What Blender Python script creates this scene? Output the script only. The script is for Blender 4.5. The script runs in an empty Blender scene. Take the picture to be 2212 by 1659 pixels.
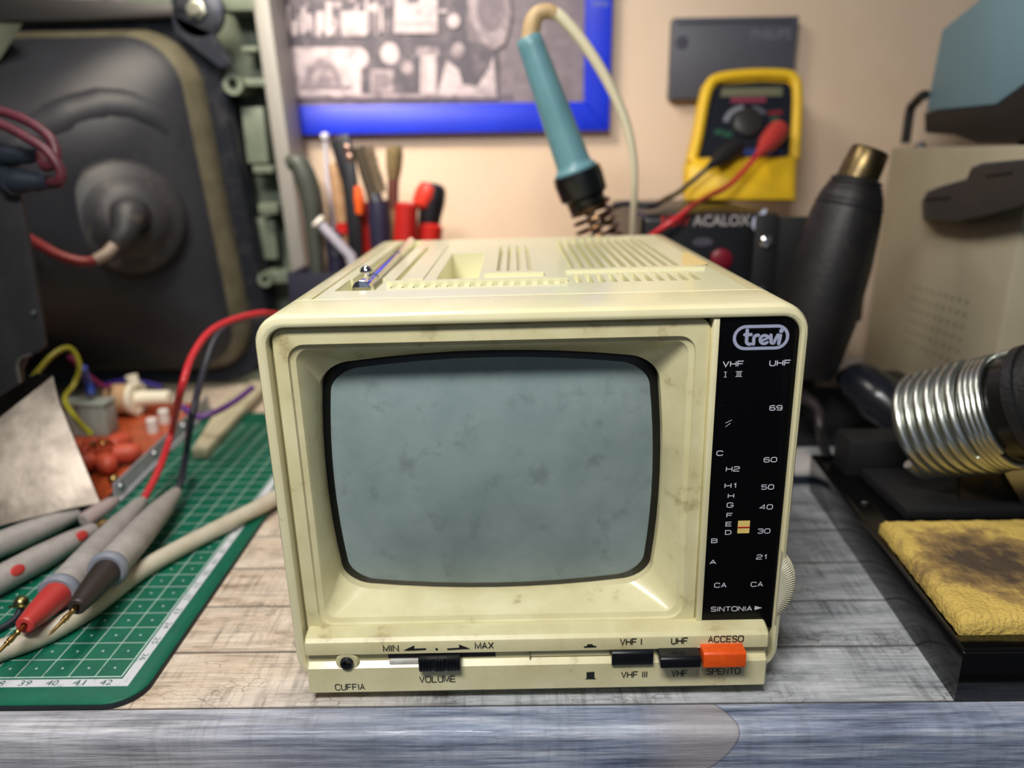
import bpy, bmesh, math, random
from mathutils import Vector, Matrix
from mathutils.bvhtree import BVHTree
random.seed(7)
sc = bpy.context.scene
COL = sc.collection
S = 0.01                                   # the script works in centimetres

# ------------------------------------------------------------------ camera
FPX = 1579.7
CAM = Vector((14.893, -22.808, 18.645))
YAW, PIT, ROL = -0.006435, 0.301361, -0.014346
_f = Vector((math.sin(YAW)*math.cos(PIT), math.cos(YAW)*math.cos(PIT), -math.sin(PIT)))
_r = Vector((math.cos(YAW), -math.sin(YAW), 0))
_u = _r.cross(_f)
_c, _s = math.cos(ROL), math.sin(ROL)
RX, RY, RF = _c*_r + _s*_u, -_s*_r + _c*_u, _f
cd = bpy.data.cameras.new('camera')
cam = bpy.data.objects.new('camera', cd); COL.objects.link(cam)
cd.sensor_width = 36.0; cd.lens = FPX/2212*36.0
cd.clip_start = 0.01; cd.clip_end = 20
cam.matrix_world = Matrix(((RX.x, RY.x, -RF.x, CAM.x*S), (RX.y, RY.y, -RF.y, CAM.y*S), (RX.z, RY.z, -RF.z, CAM.z*S), (0, 0, 0, 1)))
cd.dof.use_dof = True; cd.dof.focus_distance = 0.245; cd.dof.aperture_fstop = 6.5
sc.camera = cam

def ray(px, py): return RX*((px-1106)/FPX) - RY*((py-829.5)/FPX) + RF
def PZ(px, py, z):
    d = ray(px, py); return CAM + d*((z-CAM.z)/d.z)
def PY(px, py, y):
    d = ray(px, py); return CAM + d*((y-CAM.y)/d.y)
def PD(px, py, t): return CAM + ray(px, py)*t

# ------------------------------------------------------------------ light
sc.view_settings.view_transform = 'Standard'; sc.view_settings.look = 'None'
sc.view_settings.gamma = 1.0; sc.view_settings.use_curve_mapping = False
sc.view_settings.exposure = 0.0
w = bpy.data.worlds.new('room_light'); sc.world = w; w.use_nodes = True
w.node_tree.nodes['Background'].inputs[0].default_value = (0.80, 0.88, 1.0, 1)
w.node_tree.nodes['Background'].inputs[1].default_value = 0.055
def area(name, loc, target, size, sizey, power, col):
    l = bpy.data.lights.new(name, 'AREA'); l.shape = 'RECTANGLE'; l.size = size*S; l.size_y = sizey*S
    l.energy = power; l.color = col
    o = bpy.data.objects.new(name, l); COL.objects.link(o)
    o.location = Vector(loc)*S
    o.rotation_euler = (Vector(target)-Vector(loc)).to_track_quat('-Z', 'Y').to_euler()
    return o
wl_ = area('wall_lamp', (-6, 17, 47), (1, 45, 15), 18, 6, 0.72, (1.0, 0.86, 0.69)); wl_.data.spread = math.radians(100)
area('strip_lamp', (2, 15, 50), (6, 13, 0), 30, 1.6, 0.85, (1.0, 0.94, 0.86))
area('front_lamp', (4, -30, 52), (13, 0, 6), 24, 7, 3.5, (1.0, 0.97, 0.92))
area('window_light', (20, -95, 30), (18, 0, 0), 90, 60, 0.45, (0.62, 0.76, 1.0))

# ------------------------------------------------------------------ materials
def lin(c):
    return tuple(((x/255)/12.92 if x/255 <= .04045 else ((x/255+.055)/1.055)**2.4) for x in c)
def M(name, col, rough=.5, metal=0., noise=None, bump=None, spec=.5, coat=0., emit=0., trans=0., dirt=None):
    """col: sRGB 0-255. noise=(scale/cm, col2, lo, hi); dirt likewise as a second layer; bump=(scale/cm, strength)"""
    m = bpy.data.materials.new(name); m.use_nodes = True
    nt = m.node_tree; b = nt.nodes['Principled BSDF']
    b.inputs['Base Color'].default_value = (*lin(col), 1)
    b.inputs['Roughness'].default_value = rough; b.inputs['Metallic'].default_value = metal
    b.inputs['Specular IOR Level'].default_value = spec; b.inputs['Coat Weight'].default_value = coat
    b.inputs['Coat Roughness'].default_value = .1
    b.inputs['Transmission Weight'].default_value = trans
    if emit:
        b.inputs['Emission Color'].default_value = (*lin(col), 1); b.inputs['Emission Strength'].default_value = emit
    tc = nt.nodes.new('ShaderNodeTexCoord')
    last = None
    for k, n in enumerate((noise, dirt)):
        if not n: continue
        t = nt.nodes.new('ShaderNodeTexNoise'); t.inputs['Scale'].default_value = n[0]*100
        t.inputs['Detail'].default_value = 6; t.inputs['Roughness'].default_value = .62
        nt.links.new(tc.outputs['Object'], t.inputs['Vector'])
        r = nt.nodes.new('ShaderNodeMapRange'); r.inputs[1].default_value = n[2]; r.inputs[2].default_value = n[3]
        nt.links.new(t.outputs['Fac'], r.inputs[0])
        x = nt.nodes.new('ShaderNodeMix'); x.data_type = 'RGBA'
        nt.links.new(r.outputs[0], x.inputs['Factor'])
        if last: nt.links.new(last, x.inputs['A'])
        else: x.inputs['A'].default_value = (*lin(col), 1)
        x.inputs['B'].default_value = (*lin(n[1]), 1)
        last = x.outputs['Result']
    if last: nt.links.new(last, b.inputs['Base Color'])
    if bump:
        t = nt.nodes.new('ShaderNodeTexNoise'); t.inputs['Scale'].default_value = bump[0]*100; t.inputs['Detail'].default_value = 5
        nt.links.new(tc.outputs['Object'], t.inputs['Vector'])
        bn = nt.nodes.new('ShaderNodeBump'); bn.inputs['Strength'].default_value = bump[1]; bn.inputs['Distance'].default_value = .0006
        nt.links.new(t.outputs['Fac'], bn.inputs['Height']); nt.links.new(bn.outputs['Normal'], b.inputs['Normal'])
    return m

def planks_mat(name, edge=False):
    m = bpy.data.materials.new(name); m.use_nodes = True; nt = m.node_tree; N = nt.nodes; L = nt.links
    b = N['Principled BSDF']
    tc = N.new('ShaderNodeTexCoord'); sp = N.new('ShaderNodeSeparateXYZ'); L.new(tc.outputs['Object'], sp.inputs[0])
    def math_(op, a, bb=None):
        n = N.new('ShaderNodeMath'); n.operation = op
        for i, v in enumerate((a, bb)):
            if v is None: continue
            if isinstance(v, (int, float)): n.inputs[i].default_value = v
            else: L.new(v, n.inputs[i])
        return n.outputs[0]
    def noise(scale, sx, sy, sz, detail=6, rough=.6, off=None, rot=0.):
        mp = N.new('ShaderNodeMapping'); mp.inputs['Rotation'].default_value = (0, 0, rot); mp.inputs['Scale'].default_value = (sx, sy, sz); L.new(tc.outputs['Object'], mp.inputs[0])
        if off is not None: 
            cb = N.new('ShaderNodeCombineXYZ'); L.new(off, cb.inputs[0]); L.new(off, cb.inputs[2]); L.new(cb.outputs[0], mp.inputs['Location'])
        t = N.new('ShaderNodeTexNoise'); t.inputs['Scale'].default_value = scale*100; t.inputs['Detail'].default_value = detail
        t.inputs['Roughness'].default_value = rough; L.new(mp.outputs[0], t.inputs['Vector']); return t.outputs['Fac']
    def ramp(v, *stops):
        r = N.new('ShaderNodeValToRGB'); e = r.color_ramp.elements
        while len(e) < len(stops): e.new(.5)
        for i, (p, c) in enumerate(stops):
            e[i].position = p; e[i].color = (*lin(c), 1) if isinstance(c, tuple) else (c, c, c, 1)
        L.new(v, r.inputs[0]); return r.outputs[0]
    def mix(f, a, bb, bt='MIX'):
        x = N.new('ShaderNodeMix'); x.data_type = 'RGBA'; x.blend_type = bt
        if isinstance(f, float): x.inputs['Factor'].default_value = f
        else: L.new(f, x.inputs['Factor'])
        for k, v in (('A', a), ('B', bb)):
            if isinstance(v, tuple): x.inputs[k].default_value = (*lin(v), 1)
            else: L.new(v, x.inputs[k])
        return x.outputs['Result']
    yy = math_('MULTIPLY', math_('ADD', sp.outputs['Y'], .0137), 1/.0310)
    pid = math_('FLOOR', yy); fr = math_('FRACT', yy)
    if edge: pid = math_('MULTIPLY', sp.outputs['X'], 0.0)
    wn = N.new('ShaderNodeTexWhiteNoise'); wn.noise_dimensions = '1D'; L.new(pid, wn.inputs['W'])
    off = math_('MULTIPLY', wn.outputs['Value'], 3.0)
    # warm boards on one stretch of the printed decor, cool grey ones on the other
    zone = math_('ADD', math_('MULTIPLY', math_('SUBTRACT', sp.outputs['X'], .155 if not edge else .075), 9.0), math_('MULTIPLY', noise(.10, 1, 4, 4, 3), .8))
    zone = math_('ADD', zone, math_('MULTIPLY', math_('SUBTRACT', sp.outputs['Y'], .11), -6.0) if not edge else .1)
    zc = N.new('ShaderNodeClamp'); L.new(zone, zc.inputs[0])
    warm = ramp(noise(.9, .35, 1, 1, 8, .7, off), (.28, (128, 102, 84)), (.43, (218, 198, 176)), (.68, (240, 226, 208)))
    cool = ramp(noise(.9, .30, 1.2, 1.2, 8, .7, off), (.26, (104, 107, 114)), (.44, (182, 187, 193)), (.68, (228, 231, 235)))
    if edge:
        warm = ramp(noise(1.3, .12, 2.2, 2.2, 8, .7), (.3, (70, 76, 92)), (.48, (172, 173, 182)), (.68, (222, 220, 226)))
        cool = ramp(noise(1.2, .14, 2.2, 2.2, 8, .7), (.3, (62, 74, 98)), (.48, (146, 158, 184)), (.7, (214, 220, 234)))
    c = mix(zc.outputs[0], warm, cool)
    # saw marks across the grain, fine grain along it
    saw = ramp(noise(1.25, 3.0, .22, .22, 4, .66, off, .22), (.36, .42), (.54, 1.0))
    sm = ramp(noise(.5, .8, 1.6, 1.6, 3, .5, off), (.40, .10), (.62, .8 if not edge else .3))
    c = mix(sm, c, saw, 'MULTIPLY')
    gr = ramp(noise(3.4, .10, 3, 3, 6, .7, off), (.36, .40), (.54, 1.0))
    gm = ramp(noise(.45, .6, 1.8, 1.8, 3, .5), (.40, .75), (.60, .15))
    c = mix(gm, c, gr, 'MULTIPLY')
    cr = N.new('ShaderNodeTexVoronoi'); cr.feature = 'DISTANCE_TO_EDGE'; cr.inputs['Scale'].default_value = 260
    mp = N.new('ShaderNodeMapping'); mp.inputs['Scale'].default_value = (.6, 1.6, 1.6); L.new(tc.outputs['Object'], mp.inputs[0]); L.new(mp.outputs[0], cr.inputs['Vector'])
    cf = math_('MULTIPLY', ramp(cr.outputs['Distance'], (.0, 1.0), (.05, 0.0)), ramp(noise(.35, 1, 2, 2, 3), (.50, 0.0), (.62, .8 if not edge else .25)))
    c = mix(cf, c, (96, 84, 76))
    if not edge:
        se = math_('MINIMUM', fr, math_('SUBTRACT', 1.0, fr))
        sf = ramp(se, (.006, .85), (.03, 0.0))
        c = mix(sf, c, (58, 54, 52))
    else:
        # sawn end-grain ring printed on the edge board
        dx = math_('SUBTRACT', sp.outputs['X'], .2005)
        dz = math_('ADD', math_('ADD', sp.outputs['Y'], .0300), math_('MULTIPLY', sp.outputs['Z'], -1.0))
        rr = math_('POWER', math_('ADD', math_('POWER', math_('MULTIPLY', dx, 1.0), 2.0), math_('POWER', dz, 2.0)), .5)
        side = math_('GREATER_THAN', sp.outputs['X'], .2055)
        inside = math_('MULTIPLY', math_('LESS_THAN', rr, .0235), ramp(math_('MULTIPLY_ADD', sp.outputs['X'], 40.0) if False else math_('MULTIPLY', math_('SUBTRACT', sp.outputs['X'], .188), 60.0), (0, 0.0), (1, 1.0)))
        c = mix(math_('MULTIPLY', inside, .55), c, (176, 164, 158))
        line = math_('MULTIPLY', math_('LESS_THAN', math_('ABSOLUTE', math_('SUBTRACT', rr, .0235)), .0003), side)
        c = mix(math_('MULTIPLY', line, .5), c, (70, 72, 84))
    L.new(c, b.inputs['Base Color']); b.inputs['Roughness'].default_value = .42 if not edge else .35
    bn = N.new('ShaderNodeBump'); bn.inputs['Strength'].default_value = .35; bn.inputs['Distance'].default_value = .0005
    L.new(gr, bn.inputs['Height']); L.new(bn.outputs['Normal'], b.inputs['Normal'])
    return m

cream = M('aged_cream_plastic', (228, 222, 184), .30, noise=(.25, (216, 208, 164), .35, .7), dirt=(1.7, (150, 128, 78), .66, .84), coat=.35)
cream_dirty = M('dusty_cream_plastic', (224, 218, 176), .36, noise=(.5, (206, 196, 150), .35, .7), dirt=(1.0, (134, 114, 70), .60, .86), coat=.25)
cream_clean = M('bare_cream_plastic', (226, 222, 184), .32, coat=.35)
dustgrey = M('dusty_pale_plastic', (205, 204, 200), .5, noise=(2.5, (178, 172, 160), .4, .7))
seam_dk = M('seam_shadow', (120, 112, 84), .7)
screen_m = M('dusty_picture_tube_glass', (142, 158, 160), .30, noise=(.28, (120, 137, 139), .34, .66), dirt=(.9, (98, 110, 110), .56, .84), spec=.4)
blackgl = M('black_tube_edge', (8, 12, 16), .3)
dialm = M('black_gloss_dial', (5, 5, 7), .28, noise=(9, (20, 20, 22), .62, .75), spec=.22)
white_ink = M('white_print', (206, 208, 222), .5)
logo_ink = M('silver_lilac_print', (160, 166, 192), .4)
black_ink = M('black_print', (26, 28, 26), .5)
blackpl = M('black_plastic', (14, 16, 22), .32)
blackmat = M('matt_black_plastic', (20, 20, 22), .6)
orangepl = M('orange_button_plastic', (238, 92, 24), .38, noise=(3, (222, 78, 18), .4, .7))
chrome = M('chrome', (225, 225, 230), .08, 1.)
steel = M('steel', (175, 178, 184), .3, 1.)
goldm = M('gilt_brass', (164, 136, 84), .3, 1.)
amber = M('amber_pointer', (232, 204, 120), .4)
redm = M('red_line', (170, 30, 24), .5)
MATS = {}
plank_m = planks_mat('plank_decor'); edge_m = planks_mat('edge_decor', True)

# ------------------------------------------------------------------ mesh building
WORLD = {}
class MB:
    def __init__(s): s.v = []; s.f = []; s.m = []; s.k = 0
    def add(s, vs, fs):
        o = len(s.v); s.v += [Vector(x) for x in vs]
        for f in fs: s.f.append([i+o for i in f]); s.m.append(s.k)
    def box(s, x0, x1, y0, y1, z0, z1, rot=None, about=None):
        vs = [Vector((x, y, z)) for z in (z0, z1) for y in (y0, y1) for x in (x0, x1)]
        if rot is not None:
            c = about or Vector(((x0+x1)/2, (y0+y1)/2, (z0+z1)/2)); vs = [rot @ (p-c) + c for p in vs]
        s.add(vs, [(0, 2, 3, 1), (4, 5, 7, 6), (0, 1, 5, 4), (2, 6, 7, 3), (0, 4, 6, 2), (1, 3, 7, 5)])
    def loops(s, ls, cap0=True, cap1=True, closed=True):
        n = len(ls[0]); vs = [p for l in ls for p in l]; fs = []
        for a in range(len(ls)-1):
            for i in range(n if closed else n-1):
                j = (i+1) % n; fs.append((a*n+i, a*n+j, (a+1)*n+j, (a+1)*n+i))
        if cap0: fs.append(tuple(range(n))[::-1])
        if cap1: fs.append(tuple((len(ls)-1)*n+i for i in range(n)))
        s.add(vs, fs)
    def tube(s, path, rad, seg=14, cap=True, smoothn=0):
        P = [Vector(p) for p in path]
        if smoothn: 
            P, rad = smooth(P, rad, smoothn)
        if not hasattr(rad, '__len__'): rad = [rad]*len(P)
        T = []
        for i in range(len(P)):
            t = P[min(i+1, len(P)-1)]-P[max(i-1, 0)]
            if t.length < 1e-9: t = T[-1] if T else Vector((0, 0, 1))
            T.append(t.normalized())
        n = T[0].orthogonal().normalized(); ls = []
        for i in range(len(P)):
            n = (n - T[i]*n.dot(T[i])).normalized(); b = T[i].cross(n)
            ls.append([P[i] + (n*math.cos(2*math.pi*k/seg)+b*math.sin(2*math.pi*k/seg))*rad[i] for k in range(seg)])
        s.loops(ls, cap, cap)
    def lathe(s, a, b, prof, seg=24, cap=True):
        """prof: (distance along a->b, radius)"""
        a = Vector(a); d = (Vector(b)-a).normalized(); n = d.orthogonal().normalized(); c = d.cross(n)
        s.loops([[a + d*t + (n*math.cos(2*math.pi*k/seg)+c*math.sin(2*math.pi*k/seg))*max(r, 1e-4) for k in range(seg)] for t, r in prof], cap, cap)
    def ball(s, c, r, seg=16, rings=9, sc_=(1, 1, 1)):
        c = Vector(c); ls = []
        for i in range(rings+1):
            th = math.pi*i/rings; z = -math.cos(th); q = max(math.sin(th), 1e-3)
            ls.append([c + Vector((r*q*math.cos(2*math.pi*k/seg)*sc_[0], r*q*math.sin(2*math.pi*k/seg)*sc_[1], r*z*sc_[2])) for k in range(seg)])
        s.loops(ls)
    def prism(s, poly, d):
        d = Vector(d); p = [Vector(q) for q in poly]; s.loops([p, [q+d for q in p]])
    def coil(s, a, b, r, wire, turns, seg=26, ws=8, r2=None):
        a = Vector(a); b = Vector(b); d = (b-a).normalized(); n = d.orthogonal().normalized(); c = d.cross(n); L_ = (b-a).length
        tot = int(turns*seg); P = []
        for i in range(tot+1):
            t = i/tot; ph = 2*math.pi*turns*t; rr = r + ((r2 if r2 else r)-r)*t
            P.append(a + d*L_*t + (n*math.cos(ph)+c*math.sin(ph))*rr)
        s.tube(P, wire, ws)
    def fit_text(s, txt, o, u, v, bold=0., ext=.004):
        """flat lettering filling the box o .. o+u .. o+v"""
        cu = bpy.data.curves.new('lettering', 'FONT'); cu.body = txt; cu.size = 1; cu.offset = bold; cu.resolution_u = 3
        ob = bpy.data.objects.new('lettering', cu); me = bpy.data.meshes.new_from_object(ob)
        xs = [q.co.x for q in me.vertices]; ys = [q.co.y for q in me.vertices]
        x0, x1, y0, y1 = min(xs), max(xs), min(ys), max(ys)
        o = Vector(o); u = Vector(u); v = Vector(v); n = u.cross(v).normalized()*ext
        s.add([o + u*((q.co.x-x0)/max(x1-x0, 1e-6)) + v*((q.co.y-y0)/max(y1-y0, 1e-6)) + n for q in me.vertices], [tuple(p.vertices) for p in me.polygons])
        bpy.data.objects.remove(ob); bpy.data.curves.remove(cu); bpy.data.meshes.remove(me)
    def stroke(s, pts, wd, o, u, v, ext=.004, seg=10):
        """rounded flat stroke through 2-D points, unit box o,u,v"""
        o = Vector(o); u = Vector(u); v = Vector(v); n = u.cross(v).normalized()*ext
        q = [o + u*a + v*b + n for a, b in pts]; N_ = u.cross(v).normalized()
        for i, p in enumerate(q):
            e1 = u.normalized(); e2 = N_.cross(e1)
            s.add([p + (e1*math.cos(2*math.pi*k/seg)+e2*math.sin(2*math.pi*k/seg))*wd/2 for k in range(seg)], [tuple(range(seg))])
            if i:
                d = (p-q[i-1])
                if d.length < 1e-6: continue
                h = N_.cross(d.normalized())*wd/2
                s.add([q[i-1]-h, p-h, p+h, q[i-1]+h], [(0, 1, 2, 3)])
    def ribbon(s, pts, wd, o, u, v, n, ext=.004, caps=False):
        """one flat mitred stroke, pts in cm along unit vectors u, v"""
        P = [Vector((a, b_)) for a, b_ in pts]; W = [wd/2]*len(P)
        if caps:
            d0 = (P[0]-P[1]).normalized(); d1 = (P[-1]-P[-2]).normalized(); r = wd/2
            pre = [(P[0]+d0*r*f, r*math.sqrt(max(1-f*f, .0004))) for f in (1, .92, .75, .45)]; post = [(P[-1]+d1*r*f, r*math.sqrt(max(1-f*f, .0004))) for f in (.45, .75, .92, 1)]
            W = [x[1] for x in pre]+W+[x[1] for x in post]; P = [x[0] for x in pre]+P+[x[0] for x in post]
        closed = (P[0]-P[-1]).length < 1e-6
        if closed: P = P[:-1]; W = W[:-1]
        m = len(P); vs = []
        for i in range(m):
            a = P[i-1] if (i or closed) else None; c = P[(i+1) % m] if (i < m-1 or closed) else None
            d1 = (P[i]-a).normalized() if a is not None else (c-P[i]).normalized(); d2 = (c-P[i]).normalized() if c is not None else d1
            t = (d1+d2); t = t.normalized() if t.length > 1e-4 else d1
            nn = Vector((-t.y, t.x)); k = W[i]/max(abs(nn.dot(Vector((-d1.y, d1.x)))), .45)
            for q in (P[i]-nn*k, P[i]+nn*k): vs.append(o+u*q.x+v*q.y+n*ext)
        s.add(vs, [(2*i, 2*((i+1) % m), 2*((i+1) % m)+1, 2*i+1) for i in range(m if closed else m-1)])
    def stroke_text(s, txt, o, w_, h, wd, u=Vector((1, 0, 0)), v=Vector((0, 0, 1)), n=Vector((0, -1, 0)), ext=.004):
        tot = sum(GW.get(c, 1.) for c in txt)+.32*(len(txt)-1); k = w_/tot; x = 0; j = 0
        for c in txt:
            for pl in GL.get(c, ()):
                s.ribbon([(x+p[0]*k*GW.get(c, 1.)+0, p[1]*h) for p in pl], wd, Vector(o), u, v, n, ext+.0005*j); j = (j+1) % 4
            x += (GW.get(c, 1.)+.32)*k
    def build(s, name, mats, parent=None, bevel=0., smooth_ang=38, origin=None, bseg=2, subsurf=0):
        if not isinstance(mats, (list, tuple)): mats = [mats]
        if origin is None:
            lo = Vector((min(p.x for p in s.v), min(p.y for p in s.v), min(p.z for p in s.v)))
            hi = Vector((max(p.x for p in s.v), max(p.y for p in s.v), max(p.z for p in s.v))); origin = (lo+hi)/2
            if parent is None: origin.z = lo.z
        origin = Vector(origin)
        me = bpy.data.meshes.new(name); me.from_pydata([(p-origin)*S for p in s.v], [], s.f)
        for m in mats: me.materials.append(m)
        for p, k in zip(me.polygons, s.m): p.material_index = k
        bm = bmesh.new(); bm.from_mesh(me); bmesh.ops.remove_doubles(bm, verts=bm.verts, dist=2e-6)
        bmesh.ops.recalc_face_normals(bm, faces=bm.faces)
        if bevel:
            es = [e for e in bm.edges if len(e.link_faces) == 2 and e.calc_face_angle(0) > .5]
            bmesh.ops.bevel(bm, geom=es, offset=bevel*S, segments=bseg, affect='EDGES', profile=.5, clamp_overlap=True)
        for f in bm.faces: f.smooth = True
        for e in bm.edges:
            if len(e.link_faces) != 2 or e.calc_face_angle(0) > math.radians(smooth_ang): e.smooth = False
        bm.to_mesh(me); bm.free()
        ob = bpy.data.objects.new(name, me); COL.objects.link(ob)
        if parent is not None:
            ob.parent = parent; ob.location = (origin-WORLD[parent.name])*S
        else: ob.location = origin*S
        WORLD[ob.name] = origin
        if subsurf:
            md = ob.modifiers.new('subdivision', 'SUBSURF'); md.levels = md.render_levels = subsurf
        return ob
_rb = [(.2, 1), (.8, 1), (1, .8), (1, .2), (.8, 0), (.2, 0), (0, .2), (0, .8), (.2, 1)]
_six = [(.95, .86), (.8, 1), (.2, 1), (0, .8), (0, .2), (.2, 0), (.8, 0), (1, .18), (1, .38), (.8, .55), (.03, .55)]
_C = [(1, .78), (.82, 1), (.2, 1), (0, .8), (0, .2), (.2, 0), (.82, 0), (1, .22)]
GW = {'I': .14, '1': .5, 'M': 1.15, ' ': .35, 'O': 1.15, 'C': 1.1, 'G': 1.1}
GL = {'H': [[(0, 0), (0, 1)], [(1, 0), (1, 1)], [(0, .5), (1, .5)]], 'V': [[(0, 1), (.5, 0), (1, 1)]], 'F': [[(0, 0), (0, 1), (1, 1)], [(0, .5), (.85, .5)]],
      'E': [[(1, 0), (0, 0), (0, 1), (1, 1)], [(0, .5), (.9, .5)]], 'U': [[(0, 1), (0, .2), (.2, 0), (.8, 0), (1, .2), (1, 1)]], 'C': [_C], 'G': [_C+[(1, .46), (.55, .46)]],
      'O': [_rb], '0': [_rb], 'D': [[(0, 0), (0, 1), (.75, 1), (1, .78), (1, .22), (.75, 0), (0, 0)]], '6': [_six], '9': [[(1-a, 1-b) for a, b in _six]],
      '2': [[(0, .8), (.2, 1), (.8, 1), (1, .82), (1, .64), (.8, .5), (.2, .44), (0, .28), (0, 0), (1, 0)]], '1': [[(.3, .74), (.85, 1), (.85, 0)]],
      '5': [[(1, 1), (.05, 1), (.05, .56), (.8, .56), (1, .42), (1, .18), (.8, 0), (.2, 0), (0, .15)]], '4': [[(.78, 0), (.78, 1), (0, .28), (1, .28)]],
      '3': [[(0, .86), (.2, 1), (.8, 1), (1, .86), (1, .66), (.85, .53), (.3, .53)], [(.85, .53), (1, .4), (1, .15), (.8, 0), (.2, 0), (0, .14)]],
      'B': [[(.8, .53), (.97, .66), (.97, .86), (.8, 1), (0, 1), (0, 0), (.82, 0), (1, .15), (1, .38), (.8, .53), (0, .53)]], 'A': [[(0, 0), (.5, 1), (1, 0)], [(.2, .32), (.8, .32)]],
      'S': [[(1, .82), (.82, 1), (.18, 1), (0, .85), (0, .67), (.18, .54), (.82, .47), (1, .34), (1, .15), (.82, 0), (.18, 0), (0, .18)]], 'I': [[(.5, 0), (.5, 1)]],
      'N': [[(0, 0), (0, 1), (1, 0), (1, 1)]], 'T': [[(0, 1), (1, 1)], [(.5, 0), (.5, 1)]], 'M': [[(0, 0), (0, 1), (.5, .1), (1, 1), (1, 0)]], 'X': [[(0, 0), (1, 1)], [(0, 1), (1, 0)]],
      'L': [[(0, 1), (0, 0), (1, 0)]], 'P': [[(0, 0), (0, 1), (.8, 1), (1, .86), (1, .6), (.8, .46), (0, .46)]]}
def smooth(P, rad, n):
    """Catmull-Rom through the points"""
    hv = hasattr(rad, '__len__'); out = []; ro = []
    for i in range(len(P)-1):
        p0, p1, p2, p3 = P[max(i-1, 0)], P[i], P[i+1], P[min(i+2, len(P)-1)]
        for k in range(n):
            t = k/n
            out.append(.5*((2*p1)+(p2-p0)*t+(2*p0-5*p1+4*p2-p3)*t*t+(3*p1-p0-3*p2+p3)*t**3))
            ro.append(rad[i]+(rad[i+1]-rad[i])*t if hv else rad)
    out.append(P[-1]); ro.append(rad[-1] if hv else rad)
    return out, ro
def tag(o, label, cat, group=None, kind=None):
    o['label'] = label; o['category'] = cat
    if group: o['group'] = group
    if kind: o['kind'] = kind
    return o
def thing(name, label, cat, loc, group=None):
    o = bpy.data.objects.new(name, None); COL.objects.link(o); o.location = Vector(loc)*S; o.empty_display_size = .01
    WORLD[o.name] = Vector(loc); return tag(o, label, cat, group)
def lab(o, l): o['label'] = l; return o
def rrect(x0, x1, z0, z1, r, y, n=8, corner=7):
    """rounded rectangle in an xz plane, same vertex count whatever the size"""
    out = []
    for cx, cz, a0 in ((x1-r, z1-r, 0), (x0+r, z1-r, 90), (x0+r, z0+r, 180), (x1-r, z0+r, 270)):
        arc = [(cx+r*math.cos(math.radians(a0+90*k/corner)), cz+r*math.sin(math.radians(a0+90*k/corner))) for k in range(corner+1)]
        if out:
            a, b = out[-1], arc[0]
            out += [(a[0]+(b[0]-a[0])*k/n, a[1]+(b[1]-a[1])*k/n) for k in range(1, n)]
        out += arc
    a, b = out[-1], out[0]
    out += [(a[0]+(b[0]-a[0])*k/n, a[1]+(b[1]-a[1])*k/n) for k in range(1, n)]
    return [Vector((p[0], y, p[1])) for p in out]
def disc(c, r, n, seg=20):
    c = Vector(c); n = Vector(n).normalized(); a = n.orthogonal().normalized(); b = n.cross(a)
    return [c+(a*math.cos(2*math.pi*k/seg)+b*math.sin(2*math.pi*k/seg))*r for k in range(seg)]

# ================================================================== the room and the bench
wall_m = M('warm_wall_paint', (240, 216, 192), .75, noise=(.05, (234, 206, 178), .4, .65), bump=(1.5, .15))
b = MB(); b.box(-110, 140, 45, 55, -75, 120)
wl = b.build('wall_back', wall_m, origin=(0, 0, 0)); wl['kind'] = 'structure'
b = MB(); b.box(-110, 140, -120, 55, -80, -75)
fl = b.build('floor', M('grey_floor', (120, 116, 112), .7), origin=(0, 0, 0)); fl['kind'] = 'structure'

bench = thing('workbench', 'workbench covered in weathered plank decor with a grey blue front edge', 'workbench', (15, 20, -75))
b = MB(); b.box(-70, 100, -1.37, 44.5, -2.05, 0)
b.build('bench_top', plank_m, bench, origin=(0, 0, 0))
b = MB()
prof = [(-1.40, 0), (-2.25, 0)] + [(-2.25-.38*math.sin(a), -.38+.38*math.cos(a)) for a in [math.radians(12*k) for k in range(1, 8)]] + [(-2.63, -2.02), (-2.55, -2.08), (-1.40, -2.08)]
b.loops([[Vector((x, p[0], p[1])) for p in prof] for x in [-70+170*k/40 for k in range(41)]])
lab(b.build('front_edge', edge_m, bench, origin=(0, 0, 0)), 'grey blue printed front edge of the bench')
for x in (-66, 96):
    for y in (2, 40):
        b = MB(); b.box(x-2.5, x+2.5, y-2.5, y+2.5, -75, -2.1); b.build('leg', blackmat, bench, .2)

# ================================================================== cutting mat
green = M('green_mat_vinyl', (0, 98, 74), .5, noise=(1.2, (0, 86, 66), .35, .7), dirt=(3.2, (44, 122, 98), .68, .88), spec=.3)
matink = M('pale_mat_print', (196, 216, 208), .5, noise=(3, (96, 160, 138), .56, .74))
matstrip = M('worn_white_mat_strip', (206, 208, 214), .5, noise=(2.2, (120, 160, 150), .56, .72))
matnum = M('green_number_print', (40, 88, 80), .5)
mat = thing('cutting_mat', 'green cutting mat with white centimetre grid lying left of the small television', 'cutting mat', (-20, 12, 0))
X1, Y0 = 1.2, -1.40
out = []
for cx, cy, a0 in ((X1-1.25, 28.5, 0), (-44, 28.5, 90), (-44, Y0+1.25, 180), (X1-1.25, Y0+1.25, 270)):
    out += [Vector((cx+1.25*math.cos(math.radians(a0+90*k/10)), cy+1.25*math.sin(math.radians(a0+90*k/10)), 0)) for k in range(11)]
def inset(o, d, z):
    c = Vector((-21.4, 13.5, 0)); return [Vector((p.x-math.copysign(d, p.x-c.x), p.y-math.copysign(d, p.y-c.y), z)) for p in o]
b = MB(); b.k = 1; b.loops([inset(out, .05, .0), inset(out, 0, .04), inset(out, 0, .24)], True, False); b.k = 0; b.loops([inset(out, 0, .24), inset(out, .05, .30)], False, True)
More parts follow.
